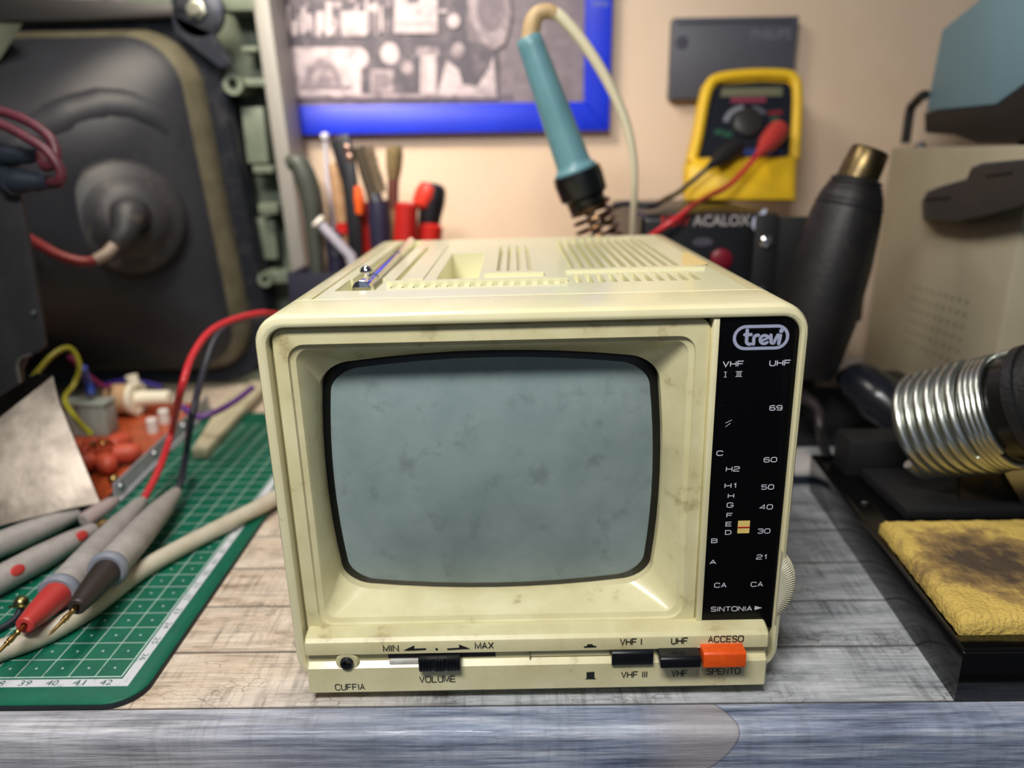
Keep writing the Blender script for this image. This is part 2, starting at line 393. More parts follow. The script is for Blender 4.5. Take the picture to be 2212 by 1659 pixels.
b.build('mat_sheet', [green, M('dark_mat_core', (18, 26, 34), .6)], mat, smooth_ang=50)
b = MB(); zt = .3035
def flat(b, x0, x1, y0, y1, z=zt): b.add([(x0, y0, z), (x1, y0, z), (x1, y1, z), (x0, y1, z)], [(0, 1, 2, 3)])
for k in range(0, 43): 
    wd = .032 if k else .05
    flat(b, -k-wd/2, -k+wd/2, 0, 27)
for k in range(0, 28):
    wd = .032 if k else .05
    flat(b, -42, 0, k-wd/2, k+wd/2, zt+.0008)
for i in range(0, 12):
    for j in range(0, 10):
        b.add([(-i-.5+.045*math.cos(a), j+.5+.045*math.sin(a), zt) for a in [k*math.pi/4 for k in range(8)]], [tuple(range(8))])
b.k = 1
flat(b, -42, .50, -.52, -.12, zt); flat(b, .10, .50, -.12, 27.4, zt)
b.k = 2
for n in range(33, 43): b.fit_text(str(n), (n-42-.62, -.45, zt), (.44, 0, 0), (0, .28, 0))
for n in range(12, 27): b.fit_text(str(n), (.19, 26-n+1.32, zt), (0, -.40, 0), (.24, 0, 0))
lab(b.build('printed_grid', [matink, matstrip, matnum], mat), 'white centimetre grid and scale numbers')

# ================================================================== small portable television
TILT = .0105
tv = thing('portable_television', 'small cream portable television with a grey screen and black tuning dial', 'television', (15.4, 10, 0))
def FP(px, py, y):
    p = PY(px, py, y); return Vector((p.x+p.z*TILT, y, p.z-(p.x-15.4)*TILT))
# --- cabinet shell
xl, xr, zb, zt_ = 6.78, 24.22, .62, 14.13
def hl(i, y, r=.95): return rrect(xl+i, xr-i, zb+i, zt_-i, max(r-i, .15), y)
ol = lambda y, i=0: rrect(7.2-i, 23.93+i, .95-i, 13.72+i, .62, y)
SEAM, TY0, TY1 = 1.98, 2.05, 20.2
TX0, TX1 = 8.0, 23.12
b = MB()
L_ = [ol(.5), ol(-.50), ol(-.56, .03), ol(-.6, .10), hl(.24, -.6), hl(.10, -.55), hl(.03, -.42), hl(0, -.24), hl(0, 1.9), hl(.05, 1.94), hl(.05, 2.0), hl(0, 2.05)]
b.loops(L_, False, False)
n_ = len(L_[0]); 
tail = [hl(0, 2.05), hl(0, 20.2), hl(.08, 20.5), hl(.3, 20.7), hl(.9, 20.8)]
vs = [p for l in tail for p in l]; fs = []
for a in range(len(tail)-1):
    for i in range(n_):
        j = (i+1) % n_; q = [vs[k] for k in (a*n_+i, a*n_+j, (a+1)*n_+j, (a+1)*n_+i)]
        if a == 0 and all(p.z > zt_-.01 for p in q): continue      # the detailed top panel fills this opening
        fs.append((a*n_+i, a*n_+j, (a+1)*n_+j, (a+1)*n_+i))
fs.append(tuple((len(tail)-1)*n_+i for i in range(n_)))
b.add(vs, fs)
# flat strips left of / right of the detailed panel
lx, rx = xl+.95, xr-.95
b.add([(lx, 2.05, zt_), (TX0, 2.05, zt_), (TX0, 20.2, zt_), (lx, 20.2, zt_)], [(0, 1, 2, 3)])
b.add([(TX1, 2.05, zt_), (rx, 2.05, zt_), (rx, 20.2, zt_), (TX1, 20.2, zt_)], [(0, 1, 2, 3)])
b.build('cabinet_shell', cream, tv, smooth_ang=32)
# --- relief of the top: rectangles painted in order, each with its own height
R_ = [(TX0, TX0+.10, TY0, TY1, -.14), (TX1-.10, TX1, TY0, TY1, -.14)]
R_ += [(8.45, 9.95, 3.6, 6.3, -.75), (8.55, 9.75, 6.3, 20.2, -.42)]
R_ += [(10.25, 17.0, 4.5, 18.5, .07), (10.38, 10.62, 5.2, 16.5, -.30), (10.9, 11.5, 5.2, 16.5, .13), (11.98, 13.62, 5.3, 13.2, -1.3)]
R_ += [(14.05, 16.05, 6.5, 16.2, .10)] + [(14.28+.42*k, 14.46+.42*k, 6.9, 15.6, -.25) for k in range(4)]
R_ += [(13.85, 16.15, 5.65, 6.15, .22)]
R_ += [(10.4+.42*k, 10.62+.42*k, 3.95, 4.5, -.4) for k in range(16)] + [(10.2, 17.0, 4.5, 4.78, .16)]
R_ += [(10.1+.44*k, 10.32+.44*k, 18.8, 19.3, -.5) for k in range(16)]
R_ += [(17.3+.44*k, 17.54+.44*k, 7.6, 19.3, -.4) for k in range(11)] + [(17.1, 22.7, 6.75, 7.25, .10)]
R_ += [(17.3+.44*k, 17.54+.44*k, 4.2, 6.4, -.4) for k in range(11)]
xs = sorted({TX0, TX1} | {v for r in R_ for v in r[:2]}); ys = sorted({TY0, TY1} | {v for r in R_ for v in r[2:4]})
def hgt(x, y):
    h = 0.
    for r in R_:
        if r[0] < x < r[1] and r[2] < y < r[3]: h = r[4]
    return h
H = [[hgt((xs[i]+xs[i+1])/2, (ys[j]+ys[j+1])/2) for j in range(len(ys)-1)] for i in range(len(xs)-1)]
b = MB(); ni, nj = len(xs)-1, len(ys)-1
for i in range(ni):
    for j in range(nj):
        z = zt_+H[i][j]; b.add([(xs[i], ys[j], z), (xs[i+1], ys[j], z), (xs[i+1], ys[j+1], z), (xs[i], ys[j+1], z)], [(0, 1, 2, 3)])
        z2 = zt_+(H[i+1][j] if i+1 < ni else 0)
        if abs(z2-z) > 1e-4: b.add([(xs[i+1], ys[j], z), (xs[i+1], ys[j+1], z), (xs[i+1], ys[j+1], z2), (xs[i+1], ys[j], z2)], [(0, 1, 2, 3)])
        z2 = zt_+(H[i][j+1] if j+1 < nj else 0)
        if abs(z2-z) > 1e-4: b.add([(xs[i], ys[j+1], z), (xs[i+1], ys[j+1], z), (xs[i+1], ys[j+1], z2), (xs[i], ys[j+1], z2)], [(0, 1, 2, 3)])
        if j == 0 and abs(H[i][j]) > 1e-4: b.add([(xs[i], ys[0], z), (xs[i+1], ys[0], z), (xs[i+1], ys[0], zt_), (xs[i], ys[0], zt_)], [(0, 1, 2, 3)])
        if i == 0 and abs(H[i][j]) > 1e-4: b.add([(xs[0], ys[j], z), (xs[0], ys[j+1], z), (xs[0], ys[j+1], zt_), (xs[0], ys[j], zt_)], [(0, 1, 2, 3)])
lab(b.build('top_panel', cream_clean, tv, smooth_ang=20), 'top panel with handle well, vent slots and antenna channel')
b = MB(); zz = zt_+.012; q = []
for px, py in ((1474, 548), (1482, 543), (1530, 570), (1500, 577), (1472, 578)):
    p = PZ(px, py, zz+.08); q.append(Vector((p.x+.148, p.y, zz)))
b.prism(q, (0, 0, .012)); lab(b.build('tape_residue', M('amber_tape_residue', (232, 204, 138), .45), tv), 'amber tape residue')
# --- telescopic antenna lying in its channel
b = MB(); a0 = Vector((9.28, 4.35, 14.02))
b.lathe(a0, a0+Vector((0, 1, 0)), [(0, .30), (.03, .355), (.55, .355), (.62, .28), (.62, .0)], 28)
cap_ = b
ant = MB()
ant.lathe((9.28, 4.9, 14.02), (9.05, 20, 14.12), [(0, .16), (2.3, .16), (2.3, .2), (9, .2), (9, .23), (15.0, .23)], 18)
ant.ball((8.98, 7.0, 14.32), .26, 18, 10)
an = ant.build('telescopic_antenna', chrome, tv)
lab(cap_.build('antenna_tip', chrome, an), 'round chrome antenna tip')
# --- bezel round the picture tube
def barrel(hw, hh, r, y, n=8, corner=7, cx=14.1, cz=7.88):
    q = rrect(-1, 1, -1, 1, r, 0, n, corner)
    return [Vector((cx+hw*p.x*(1-.052*p.z*p.z), y, cz+hh*p.z*(1-.085*p.x*p.x))) for p in q]
b = MB()
sl = [rrect(7.28, 21.2, 2.18, 13.66, .42, .4), rrect(7.28, 21.2, 2.18, 13.66, .42, -.26), rrect(7.34, 21.14, 2.24, 13.6, .38, -.34),
      rrect(7.74, 20.74, 2.76, 13.13, .55, -.34), rrect(7.78, 20.70, 2.80, 13.09, .52, -.24), rrect(7.95, 20.54, 2.96, 12.94, .45, -.18), rrect(8.02, 20.47, 3.02, 12.87, .42, -.06),
      barrel(5.95, 4.64, .16, .78), barrel(5.93, 4.62, .16, 1.15)]
b.loops(sl, False, False)
b.build('screen_bezel', cream_dirty, tv, smooth_ang=24)
# --- picture tube face, slightly domed
b = MB(); ls = []
for k in range(0, 13):
    t = 1-k/12; ls.append(barrel(5.93*max(t, .004)*1.0, 4.62*max(t, .004), .16+.5*(1-t)*.6, 1.0-.42*(1-t*t)))
b.k = 0; ls0 = [barrel(5.95, 4.64, .16, 1.12), barrel(5.64, 4.34, .17, .98)]
b.k = 1; b.loops(ls0, False, False); b.k = 0
ls = [ls0[1]] + [barrel(5.64*t, 4.34*t, .17+.3*(1-t), .98-.42*(1-t*t)) for t in [.985, .95, .88, .78, .66, .52, .38, .24, .1, .02]]
b.loops(ls, False, True)
lab(b.build('picture_tube_screen', [screen_m, blackgl], tv, smooth_ang=60), 'dusty grey green picture tube glass')
# --- dial
b = MB(); DY = -.44
q = rrect(21.42, 23.92, 2.36, 13.70, .06, DY)
def dialloop(i, y):
    o = [(21.42+i, 2.36+i), (23.93-i, 2.36+i)] + [(23.93-i-.55+.55*math.cos(math.radians(a)), 13.70-i-.55+.55*math.sin(math.radians(a))) for a in range(0, 91, 10)] + [(21.42+i, 13.70-i)]
    return [Vector((x, y, z)) for x, z in o]
b.loops([dialloop(0, .3), dialloop(0, DY+.03), dialloop(.03, DY)])
dial = lab(b.build('tuning_dial', dialm, tv), 'black tuning dial with white scale')
def label_box(b, txt, px, py, wpx, hpx, y, bold=0.):
    c = FP(px, py, y); k = 1/FPX*((c-CAM).dot(RF)); wd, h = wpx*k, hpx*k/.96
    b.stroke_text(txt, (c.x-wd/2, y, c.z-h/2), wd, h, bold)
b = MB()
for t, px, py, wp, hp in (('VHF', 1584, 786, 45, 13), ('UHF', 1685, 784, 45, 13), ('69', 1676, 881, 27, 12), ('C', 1555, 979, 14, 12), ('60', 1664, 993, 28, 12), ('H2', 1583, 1013, 29, 12),
     ('H1', 1578, 1049, 25, 12), ('50', 1658, 1052, 27, 12), ('H', 1579, 1071, 13, 11), ('40', 1655, 1095, 28, 12), ('G', 1577, 1091, 14, 12), ('F', 1576, 1113, 13, 11), ('E', 1574, 1132, 13, 11),
     ('D', 1573, 1150, 13, 11), ('30', 1650, 1147, 27, 12), ('B', 1543, 1168, 13, 11), ('21', 1645, 1203, 22, 12), ('A', 1540, 1214, 14, 11), ('CA', 1556, 1264, 26, 12), ('CA', 1635, 1262, 26, 12), ('SINTONIA', 1580, 1315, 88, 12)):
    label_box(b, t, px, py, wp-1, hp-2, DY, .030)
def bars(b, px, py, n, y):
    c = FP(px, py, y); k = .0158
    for i in range(n): b.add([(c.x+(dx-1.5+(i-(n-1)/2)*3.4)*k+ .0, y-.004, c.z+dz*k) for dx, dz in ((.8, -5), (2.2, -5), (2.2, 5), (.8, 5))], [(0, 1, 2, 3)])
    hw = n*1.9+1.0
    for dz in (-5.4, 5.4): b.add([(c.x+dx*k, y-.004, c.z+(dz+e)*k) for dx, e in ((-hw, -.5), (hw, -.5), (hw, .5), (-hw, .5))], [(0, 1, 2, 3)])
bars(b, 1567, 809, 1, DY); bars(b, 1596, 808, 3, DY)
c = FP(1638, 1313, DY); b.add([(c.x-.13, DY-.004, c.z-.085), (c.x+.14, DY-.004, c.z), (c.x-.13, DY-.004, c.z+.085)], [(0, 1, 2)])
for q in ([(1567, 914), (1581, 907)], [(1567, 922), (1578, 914)]):
    f0, f1 = FP(*q[0], DY), FP(*q[1], DY); b.ribbon([(f0.x, f0.z), (f1.x, f1.z)], .018, Vector((0, DY, 0)), Vector((1, 0, 0)), Vector((0, 0, 1)), Vector((0, -1, 0)))
lab(b.build('dial_lettering', white_ink, dial), 'white scale lettering')
# logo: capsule outline with rounded lower-case letters
b = MB(); c0 = FP(1591, 758, DY); c1 = FP(1692, 707, DY)
o = FP(1581, 757, DY); u = Vector((FP(1702, 757, DY).x-o.x, 0, 0)); v = Vector((0, 0, FP(1641, 703, DY).z-FP(1641, 757, DY).z))
asp = u.length/v.length
def cap_outline(i, y):
    hw, hh = u.length/2-i, v.length/2-i; r = hh; cx, cz = o.x+u.x/2, o.z+v.z/2
    return [Vector((cx+(hw-r)*(1 if -90 <= a <= 90 else -1)+r*math.cos(math.radians(a)), y, cz+r*math.sin(math.radians(a)))) for a in list(range(-90, 91, 10))+list(range(91, 270, 10))+[269]]
oi = [cap_outline(0, DY-.005), cap_outline(.10, DY-.005)]; b.loops(oi, False, False)
def lc(*p): return [(a/asp*1.0, c_) for a, c_ in p]
def arc(cx, cy, r, a0, a1, n=10): return [(cx+r*math.cos(math.radians(a0+(a1-a0)*k/n)), cy+r*math.sin(math.radians(a0+(a1-a0)*k/n))) for k in range(n+1)]
sk = [0]
def S_(pts, wd=.105):
    sk[0] += 1; b.ribbon([(p[0]*v.length, p[1]*v.length) for p in pts], wd, Vector((o.x, DY, o.z)), Vector((1, 0, 0)), Vector((0, 0, 1)), Vector((0, -1, 0)), .004+.0006*sk[0], True)
S_([(.54, .80), (.54, .38)] + arc(.665, .36, .125, 195, 285)); S_([(.46, .62), (.70, .62)])
S_([(.82, .24), (.82, .48)] + arc(.95, .46, .13, 170, 75))
S_(arc(1.23, .41, .165, 25, 315, 16), .095); S_([(1.09, .35), (1.37, .47)], .08)
S_([(1.47, .58), (1.49, .38)] + arc(1.57, .34, .08, 200, 290) + [(1.74, .58)])
S_([(1.84, .56), (1.80, .24)], .11); S_([(1.86, .74), (1.865, .745)], .14)
lab(b.build('maker_logo', logo_ink, dial), 'silver lilac logo in a capsule outline')
c = FP(1606, 1138, DY); b = MB(); b.box(c.x-.20, c.x+.20, DY-.03, DY+.02, c.z-.23, c.z+.23); b.k = 1; b.box(c.x-.205, c.x+.205, DY-.045, DY-.028, c.z-.02, c.z+.02)
lab(b.build('dial_pointer', [amber, redm], dial), 'amber pointer with a red line')
b = MB(); b.box(21.2, 21.40, -.50, .3, 2.3, 13.70); b.build('divider_strip', cream, tv, .03)
# --- thumb wheel, ribbed, standing proud of the cabinet rim
b = MB(); wx, wz, wr, ch = 22.70, 4.10, 1.93, 23.955
N_ = 34; th = math.acos((ch-wx)/wr)
def wl_(ins, y, teeth=0.):
    o = []
    for k in range(N_*2+1):
        a = -th+2*th*k/(N_*2); rr = wr-ins-(teeth if k % 2 else 0); o.append(Vector((max(wx+rr*math.cos(a), ch+.01), y, wz+rr*math.sin(a))))
    return [Vector((ch, y, wz+wr*math.sin(th))), Vector((ch, y, wz-wr*math.sin(th)))]+o
b.loops([wl_(0, .5, .14), wl_(0, -.40, .14), wl_(.12, -.58, .14), wl_(.36, -.66, .14), wl_(.52, -.655)])
lab(b.build('tuning_wheel', M('wheel_pale_plastic', (204, 200, 176), .4), tv, smooth_ang=15), 'ribbed tuning thumb wheel')
# --- control strip along the bottom
prof = [(-.1, 2.72), (-.55, 2.74), (-.95, 2.66), (-1.08, 2.56), (-1.10, 2.50), (-1.10, 2.08), (-1.06, 2.04), (-.90, 2.02), (-.90, 1.66), (-1.05, 1.54), (-1.10, 1.50), (-1.12, .52), (-1.02, .42), (-.1, .42)]
b = MB(); b.loops([[Vector((x, p[0]*(1-e)+(-.1)*e, p[1]*(1-e*.5)+1.4*e*.5)) for p in prof] for x, e in ((7.36, .06), (7.42, 0), (23.56, 0), (23.62, .06))])
ctl = b.build('control_strip', cream_dirty, tv, smooth_ang=24)
CY = -1.128
def poly(b, pts):
    q = [FP(x, y, CY) for x, y in pts]; b.add([(p.x, CY-.004, p.z) for p in q], [tuple(range(len(q)))])
def words(b, *ws):
    for t, px, py, wp, hp in ws: label_box(b, t, px, py, wp-2, hp-1, CY, .034)
b = MB(); words(b, ('CUFFIA', 756, 1484, 65, 15)); lab(b.build('headphone_lettering', black_ink, ctl), 'black headphone lettering')
b = MB(); words(b, ('MIN', 844, 1400, 34, 15), ('MAX', 1046, 1394, 41, 15), ('VOLUME', 945, 1467, 79, 15))
poly(b, [(871, 1405), (895, 1394), (894, 1401), (920, 1400), (920, 1403), (894, 1404.5)]); poly(b, [(1016, 1401), (991, 1392), (992, 1399), (966, 1400.5), (966, 1403.5), (992, 1402)])
c = FP(943, 1402, CY); b.add(disc((c.x, CY-.004, c.z), .045, (0, -1, 0)), [tuple(range(20))])
lab(b.build('volume_lettering', black_ink, ctl), 'black volume lettering with arrows')
b = MB(); words(b, ('VHF I', 1363, 1386, 48, 15), ('UHF', 1468, 1384, 37, 15), ('ACCESO', 1568, 1380, 77, 15), ('VHF III', 1370, 1457, 57, 15), ('VHF', 1468, 1455, 35, 15), ('SPENTO', 1563, 1450, 73, 15))
poly(b, [(1261, 1396), (1266, 1396), (1270, 1391.5), (1279, 1391.5), (1283, 1395), (1288, 1395), (1288, 1397.5), (1261, 1398.5)])
poly(b, [(1263, 1467), (1267, 1465), (1267, 1452), (1284, 1451), (1284, 1464), (1287, 1466), (1287, 1467)])
lab(b.build('button_lettering', black_ink, ctl), 'black button lettering and symbols')
# headphone jack
c = FP(752, 1424, -.9); b = MB()
b.lathe((c.x, -.62, c.z), (c.x, -2, c.z), [(0, .42), (.42, .40), (.47, .36), (.47, .24), (.2, .24)], 30)
jk = b.build('headphone_socket', cream_dirty, ctl)
b = MB(); b.lathe((c.x, -.7, c.z), (c.x, -2, c.z), [(0, .235), (.46, .235), (.50, .21), (.48, .14), (.1, .13), (.1, .0)], 28); b.build('socket_ring', M('dark_metal_socket', (70, 72, 78), .3, .9), jk)
# volume slot and slider
b = MB(); b.box(10.25, 14.05, -.925, -.80, 1.76, 2.0); b.build('volume_slot', blackmat, ctl)
b = MB(); b.box(10.28, 11.42, -1.04, -.84, 1.56, 1.75); lab(b.build('clean_patch', dustgrey, ctl, .04), 'rubbed pale patch left of the slider')
q0, q1 = FP(903, 1425, -1.35), FP(995, 1449, -1.35); b = MB(); b.box(q0.x, q1.x, -1.35, -.84, q1.z, q0.z)
for k in range(13):
    if k in (4, 8): continue
    x = q0.x+.04+(q1.x-q0.x-.06)*k/13; b.box(x, x+(.06 if k < 4 or k > 8 else .10), -1.40, -1.33, q1.z, q0.z-.02)
lab(b.build('volume_slider', blackpl, ctl, .025), 'ribbed black volume slider')
b = MB(); b.box(15.25, 15.29, -1.0, -.85, 1.66, 2.0); b.build('strip_joint', seam_dk, ctl)
b = MB(); b.box(15.29, 18.1, -.94, -.85, 1.72, 2.0); b.build('recess_insert', cream_dirty, ctl, .02)
def push(name, px0, px1, pt, pb_, y, m, label):
    x0, x1 = FP(px0, pt, y).x, FP(px1, pt, y).x; zt0, zb0 = FP((px0+px1)/2, pt, y).z, FP((px0+px1)/2, pb_, y).z
    b = MB(); pr_ = [(-.84, zt0+.02), (y+.10, zt0+.02), (y+.02, zt0-.03), (y, zt0-.08), (y, zb0+.03), (y+.03, zb0), (-.84, zb0)]
    b.loops([[Vector((x, p[0], p[1])) for p in pr_] for x in (x0, x1)]); return lab(b.build(name, m, ctl, .03), label)
push('band_button', 1322, 1412, 1410, 1438, -1.24, blackpl, 'pressed black band button'); push('band_button', 1428, 1515, 1423, 1444, -1.66, blackpl, 'raised black band button')
push('power_button', 1521, 1613, 1412, 1443, -1.62, orangepl, 'orange power button')
for x, z0 in ((8.2, .085), (22.6, -.07)):
    for y in (.6, 19):
        b = MB(); b.lathe((x, y, z0), (x, y, 2), [(0, .5), (.06, .55), (.7, .6)], 20); b.build('rubber_foot', blackmat, tv)
tv.rotation_euler = (0, -TILT, 0)

# ================================================================== left of the television: cable, probes, wires
probe_grey = M('grey_probe_rubber', (166, 160, 156), .55, noise=(1.5, (150, 144, 139), .4, .7))
flange_grey = M('blue_grey_probe_flange', (128, 132, 144), .5)
redpl = M('red_plastic', (184, 56, 52), .42)
redwire = M('red_wire_insulation', (190, 40, 48), .38)
blackwire = M('black_wire_insulation', (34, 38, 50), .4)
brownblack = M('brown_black_probe_sleeve', (46, 38, 36), .5)
greywhite = M('off_white_cable_sheath', (196, 188, 170), .5, noise=(.8, (182, 172, 150), .4, .7))
alu = M('brushed_aluminium', (176, 176, 182), .4, .45, noise=(2, (150, 150, 156), .4, .7))

b = MB(); cz = .76
pts = [PZ(px, py, cz) for px, py in ((-60, 1428), (0, 1405), (100, 1368), (200, 1310), (300, 1235), (400, 1178), (500, 1126), (592, 1076), (680, 1010))]
b.tube(pts, .42, 18, smoothn=6)
tag(b.build('mains_cable', greywhite), 'thick off white cable crossing the green cutting mat', 'cable')

def test_probe(wire_pts, tipA, cone0, flg, end, zs, conemat, wiremat, label, wirename, plug=None, spots=()):
    t = thing('test_lead', label, 'test lead', PZ(*flg, .31), 'multimeter test leads')
    A, B, C_, D_ = PZ(*tipA, zs[0]), PZ(*cone0, zs[1]), PZ(*flg, zs[2]), PZ(*end, zs[3])
    ax = (D_-C_).normalized()
    b = MB(); L = (B-A).length
    b.lathe(A, B, [(0, .01), (.25, .055), (.9, .075), (.95, .11), (1.02, .075), (1.12, .12), (1.5, .085), (1.56, .125), (1.64, .09), (L+.4, .09)], 16)
    lab(b.build('needle_tip', goldm, t), 'gilt needle tip')
    b = MB(); L = (C_-B).length
    b.lathe(B, C_, [(0.06, .12), (0, .14), (0, .28), (.05, .34), (L*.35, .46), (L*.8, .56), (L+.1, .58)], 24)
    lab(b.build('probe_nose', conemat, t), 'tapered insulated probe nose')
    b = MB(); b.lathe(C_, D_, [(-.12, .55), (-.12, .70), (-.02, .80), (.14, .82), (.3, .78), (.42, .66), (.42, .5)], 30)
    b.build('finger_guard', flange_grey, t)
    b = MB(); L = (D_-C_).length; pr_ = [(.4, .70)]
    for k in range(9): pr_ += [(.45+.2*k, .70), (.52+.2*k, .665), (.60+.2*k, .70)]
    pr_ += [(2.6, .69), (L*.45, .68), (L*.7, .60), (L*.92, .40), (L, .32), (L, .2)]
    b.lathe(C_, D_, pr_, 24); h = b.build('probe_handle', probe_grey, t)
    for f_, s_ in spots:
        p = C_+ax*(L*f_); tc = (CAM-p).normalized(); side = ax.cross(tc).normalized(); q = p+(tc*.9+side*s_).normalized()*.645
        bb = MB(); bb.ball((0, 0, 0), 1, 14, 8)
        nn = (q-p).normalized(); M3 = Matrix((ax*.34, ax.cross(nn)*.17, nn*.06)).transposed(); bb.v = [M3 @ x + q for x in bb.v]
        lab(bb.build('colour_mark', redpl, h), 'red oval inlay')
    b = MB(); b.tube([D_-ax*.3, D_+ax*.2]+wire_pts, .20, 12, smoothn=8)
    lab(b.build(wirename, wiremat, t), 'flexible lead wire')
    return t
def PP(px, py, p0, n):
    d = ray(px, py); return CAM + d*((p0-CAM).dot(n)/d.dot(n))
# where the appliance and the multimeter stand (built further down)
BZ = 14.95; yb = PZ(1540, 462, BZ).y
bx0, bx1 = PY(1386, 480, yb).x, PY(1692, 480, yb).x
mb = PZ(1600, 436, BZ+.02); P0 = Vector((mb.x, mb.y, BZ)); tl_ = math.radians(17)
NN = Vector((0, -math.cos(tl_), math.sin(tl_))); VV = Vector((0, math.sin(tl_), math.cos(tl_)))
Fm = lambda px, py, d=0: PP(px, py, P0+NN*d, NN)
# route of the leads behind the little television to the multimeter
red_pts = [PZ(345, 1010, 2.0), PZ(372, 930, 3.2), PD(392, 840, 38), PD(420, 760, 40), PD(470, 705, 42.5), PD(560, 677, 46), PD(640, 680, 49), Vector((8.5, 26.6, 9.0)), Vector((14, 28.2, 9.8)), Vector((19.5, 27.9, 10.8)), Vector((21.9, 26.2, 12.2)), PY(1424, 497, yb-1.0), PY(1468, 468, yb-.9), PY(1494, 446, yb+.9), PY(1530, 424, 31.5), Fm(1580, 396, 3.0), Fm(1634, 338, 2.6), Fm(1650, 318, 2.0)]
tl = test_probe(red_pts, (-22, 1428), (52, 1352), (126, 1282), (306, 1084), (1.75, 1.8, 1.58, 1.15), redpl, redwire, 'red tipped multimeter test lead whose red wire arches up behind the small television', 'wire', spots=((.12, .75), (.62, .25)))
b = MB(); p0, p1 = Fm(1636, 336, 2.6), Fm(1683, 280, 1.1); L = (p1-p0).length
b.lathe(p0, p1, [(0, .25), (.4, .34), (L*.5, .78), (L*.85, .86), (L, .80), (L, .2)], 22)
lab(b.build('banana_plug', redpl, tl), 'red plug pushed into the multimeter')
blk_pts = [PZ(392, 1035, 1.6), PZ(402, 980, 2.0), PD(415, 900, 41), PD(440, 800, 44), PD(472, 722, 46), PD(530, 690, 48), PD(640, 700, 50.5), Vector((8.5, 27.8, 7.4)), Vector((14, 29.4, 8.2)), Vector((19.5, 29.2, 10.2)), Vector((20.9, 28.4, 14.4)), Vector((22.1, 27.6, 15.5)), PY(1406, 445, 26.6), PY(1438, 430, 30), PY(1465, 416, 33.4), Fm(1490, 396, 2.5), Fm(1530, 362, 2.5), Fm(1550, 345, 2.1)]
tl = test_probe(blk_pts, (104, 1374), (165, 1312), (232, 1232), (380, 1064), (2.2, 2.15, 2.02, 1.3), brownblack, blackwire, 'black tipped multimeter test lead with its wire running behind the red one', 'wire')
b = MB(); p0, p1 = Fm(1532, 360, 2.5), Fm(1590, 318, 1.1); L = (p1-p0).length
b.lathe(p0, p1, [(0, .25), (.4, .34), (L*.5, .70), (L, .74), (L, .2)], 22)
lab(b.build('banana_plug', blackmat, tl), 'black plug pushed into the multimeter')
# the other pair of grey probe handles, coming in from the side
def grey_probe(a, e, label, spots, z, tipcol):
    A, D_ = PZ(*a, z), PZ(*e, z); ax = (D_-A).normalized(); L = (D_-A).length
    t = thing('grey_probe', label, 'probe', PZ(*e, .31), 'spare grey probes')
    b = MB(); b.lathe(A, D_, [(0, .5), (.1, .62), (L*.55, .62), (L*.8, .52), (L-.25, .36), (L, .30), (L, .1)], 22)
    h = b.build('probe_handle', probe_grey, t)
    b = MB(); b.lathe(D_-ax*.1, D_+ax, [(0, .24), (.35, .2), (.55, .24), (.75, .24), (.9, .12), (.95, 0)], 18); lab(b.build('brass_contact', tipcol, t), 'small metal contact')
    for px, py in spots:
        d = ray(px, py); p = PZ(px, py, z); f_ = (p-A).dot(ax); p = A+ax*f_; nn = (CAM-p).normalized(); nn = (nn-ax*nn.dot(ax)).normalized()
        q = p+nn*(.60 if f_ < L*.6 else .47); bb = MB(); bb.ball((0, 0, 0), 1, 14, 8)
        M3 = Matrix((ax*.36, ax.cross(nn)*.24, nn*.06)).transposed(); bb.v = [M3 @ x + q for x in bb.v]
        lab(bb.build('colour_mark', redpl, h), 'red oval inlay')
    return t
grey_probe((-90, 1300), (204, 1142), 'grey probe with two red oval marks beside the red tipped test lead', ((38, 1243), (185, 1168)), 1.02, goldm)
t = grey_probe((-110, 1220), (168, 1108), 'plain grey probe lying under the bright metal shield', (), 1.15, blackmat)
b = MB(); p0, p1 = PZ(180, 1126, 1.25), PZ(226, 1096, 1.35)
b.lathe(p0, p1, [(0, .3), (.1, .42), (1.1, .42), (1.9, .34), (2.3, .12)], 18)
lab(b.build('tip_cover', M('clear_pink_plastic', (200, 182, 180), .25, trans=.35), t), 'clear pinkish tip cover')
t = thing('screw_connector', 'little ball headed brass connector with a black wire on the green mat', 'connector', PZ(46, 1305, .31))
c = PZ(46, 1302, .85); b = MB(); b.ball(c, .30, 18, 10); b.box(c.x-.34, c.x+.34, c.y-.34, c.y-.22, c.z-.035, c.z+.035)
lab(b.build('slotted_head', M('dull_brass', (150, 140, 96), .28, 1.), t), 'slotted brass head')
b = MB(); b.tube([c+Vector((0, .05, -.1)), PZ(34, 1334, .55), PZ(4, 1356, .48), PZ(-60, 1384, .48)], .14, 10, smoothn=6); b.build('wire', blackwire, t)

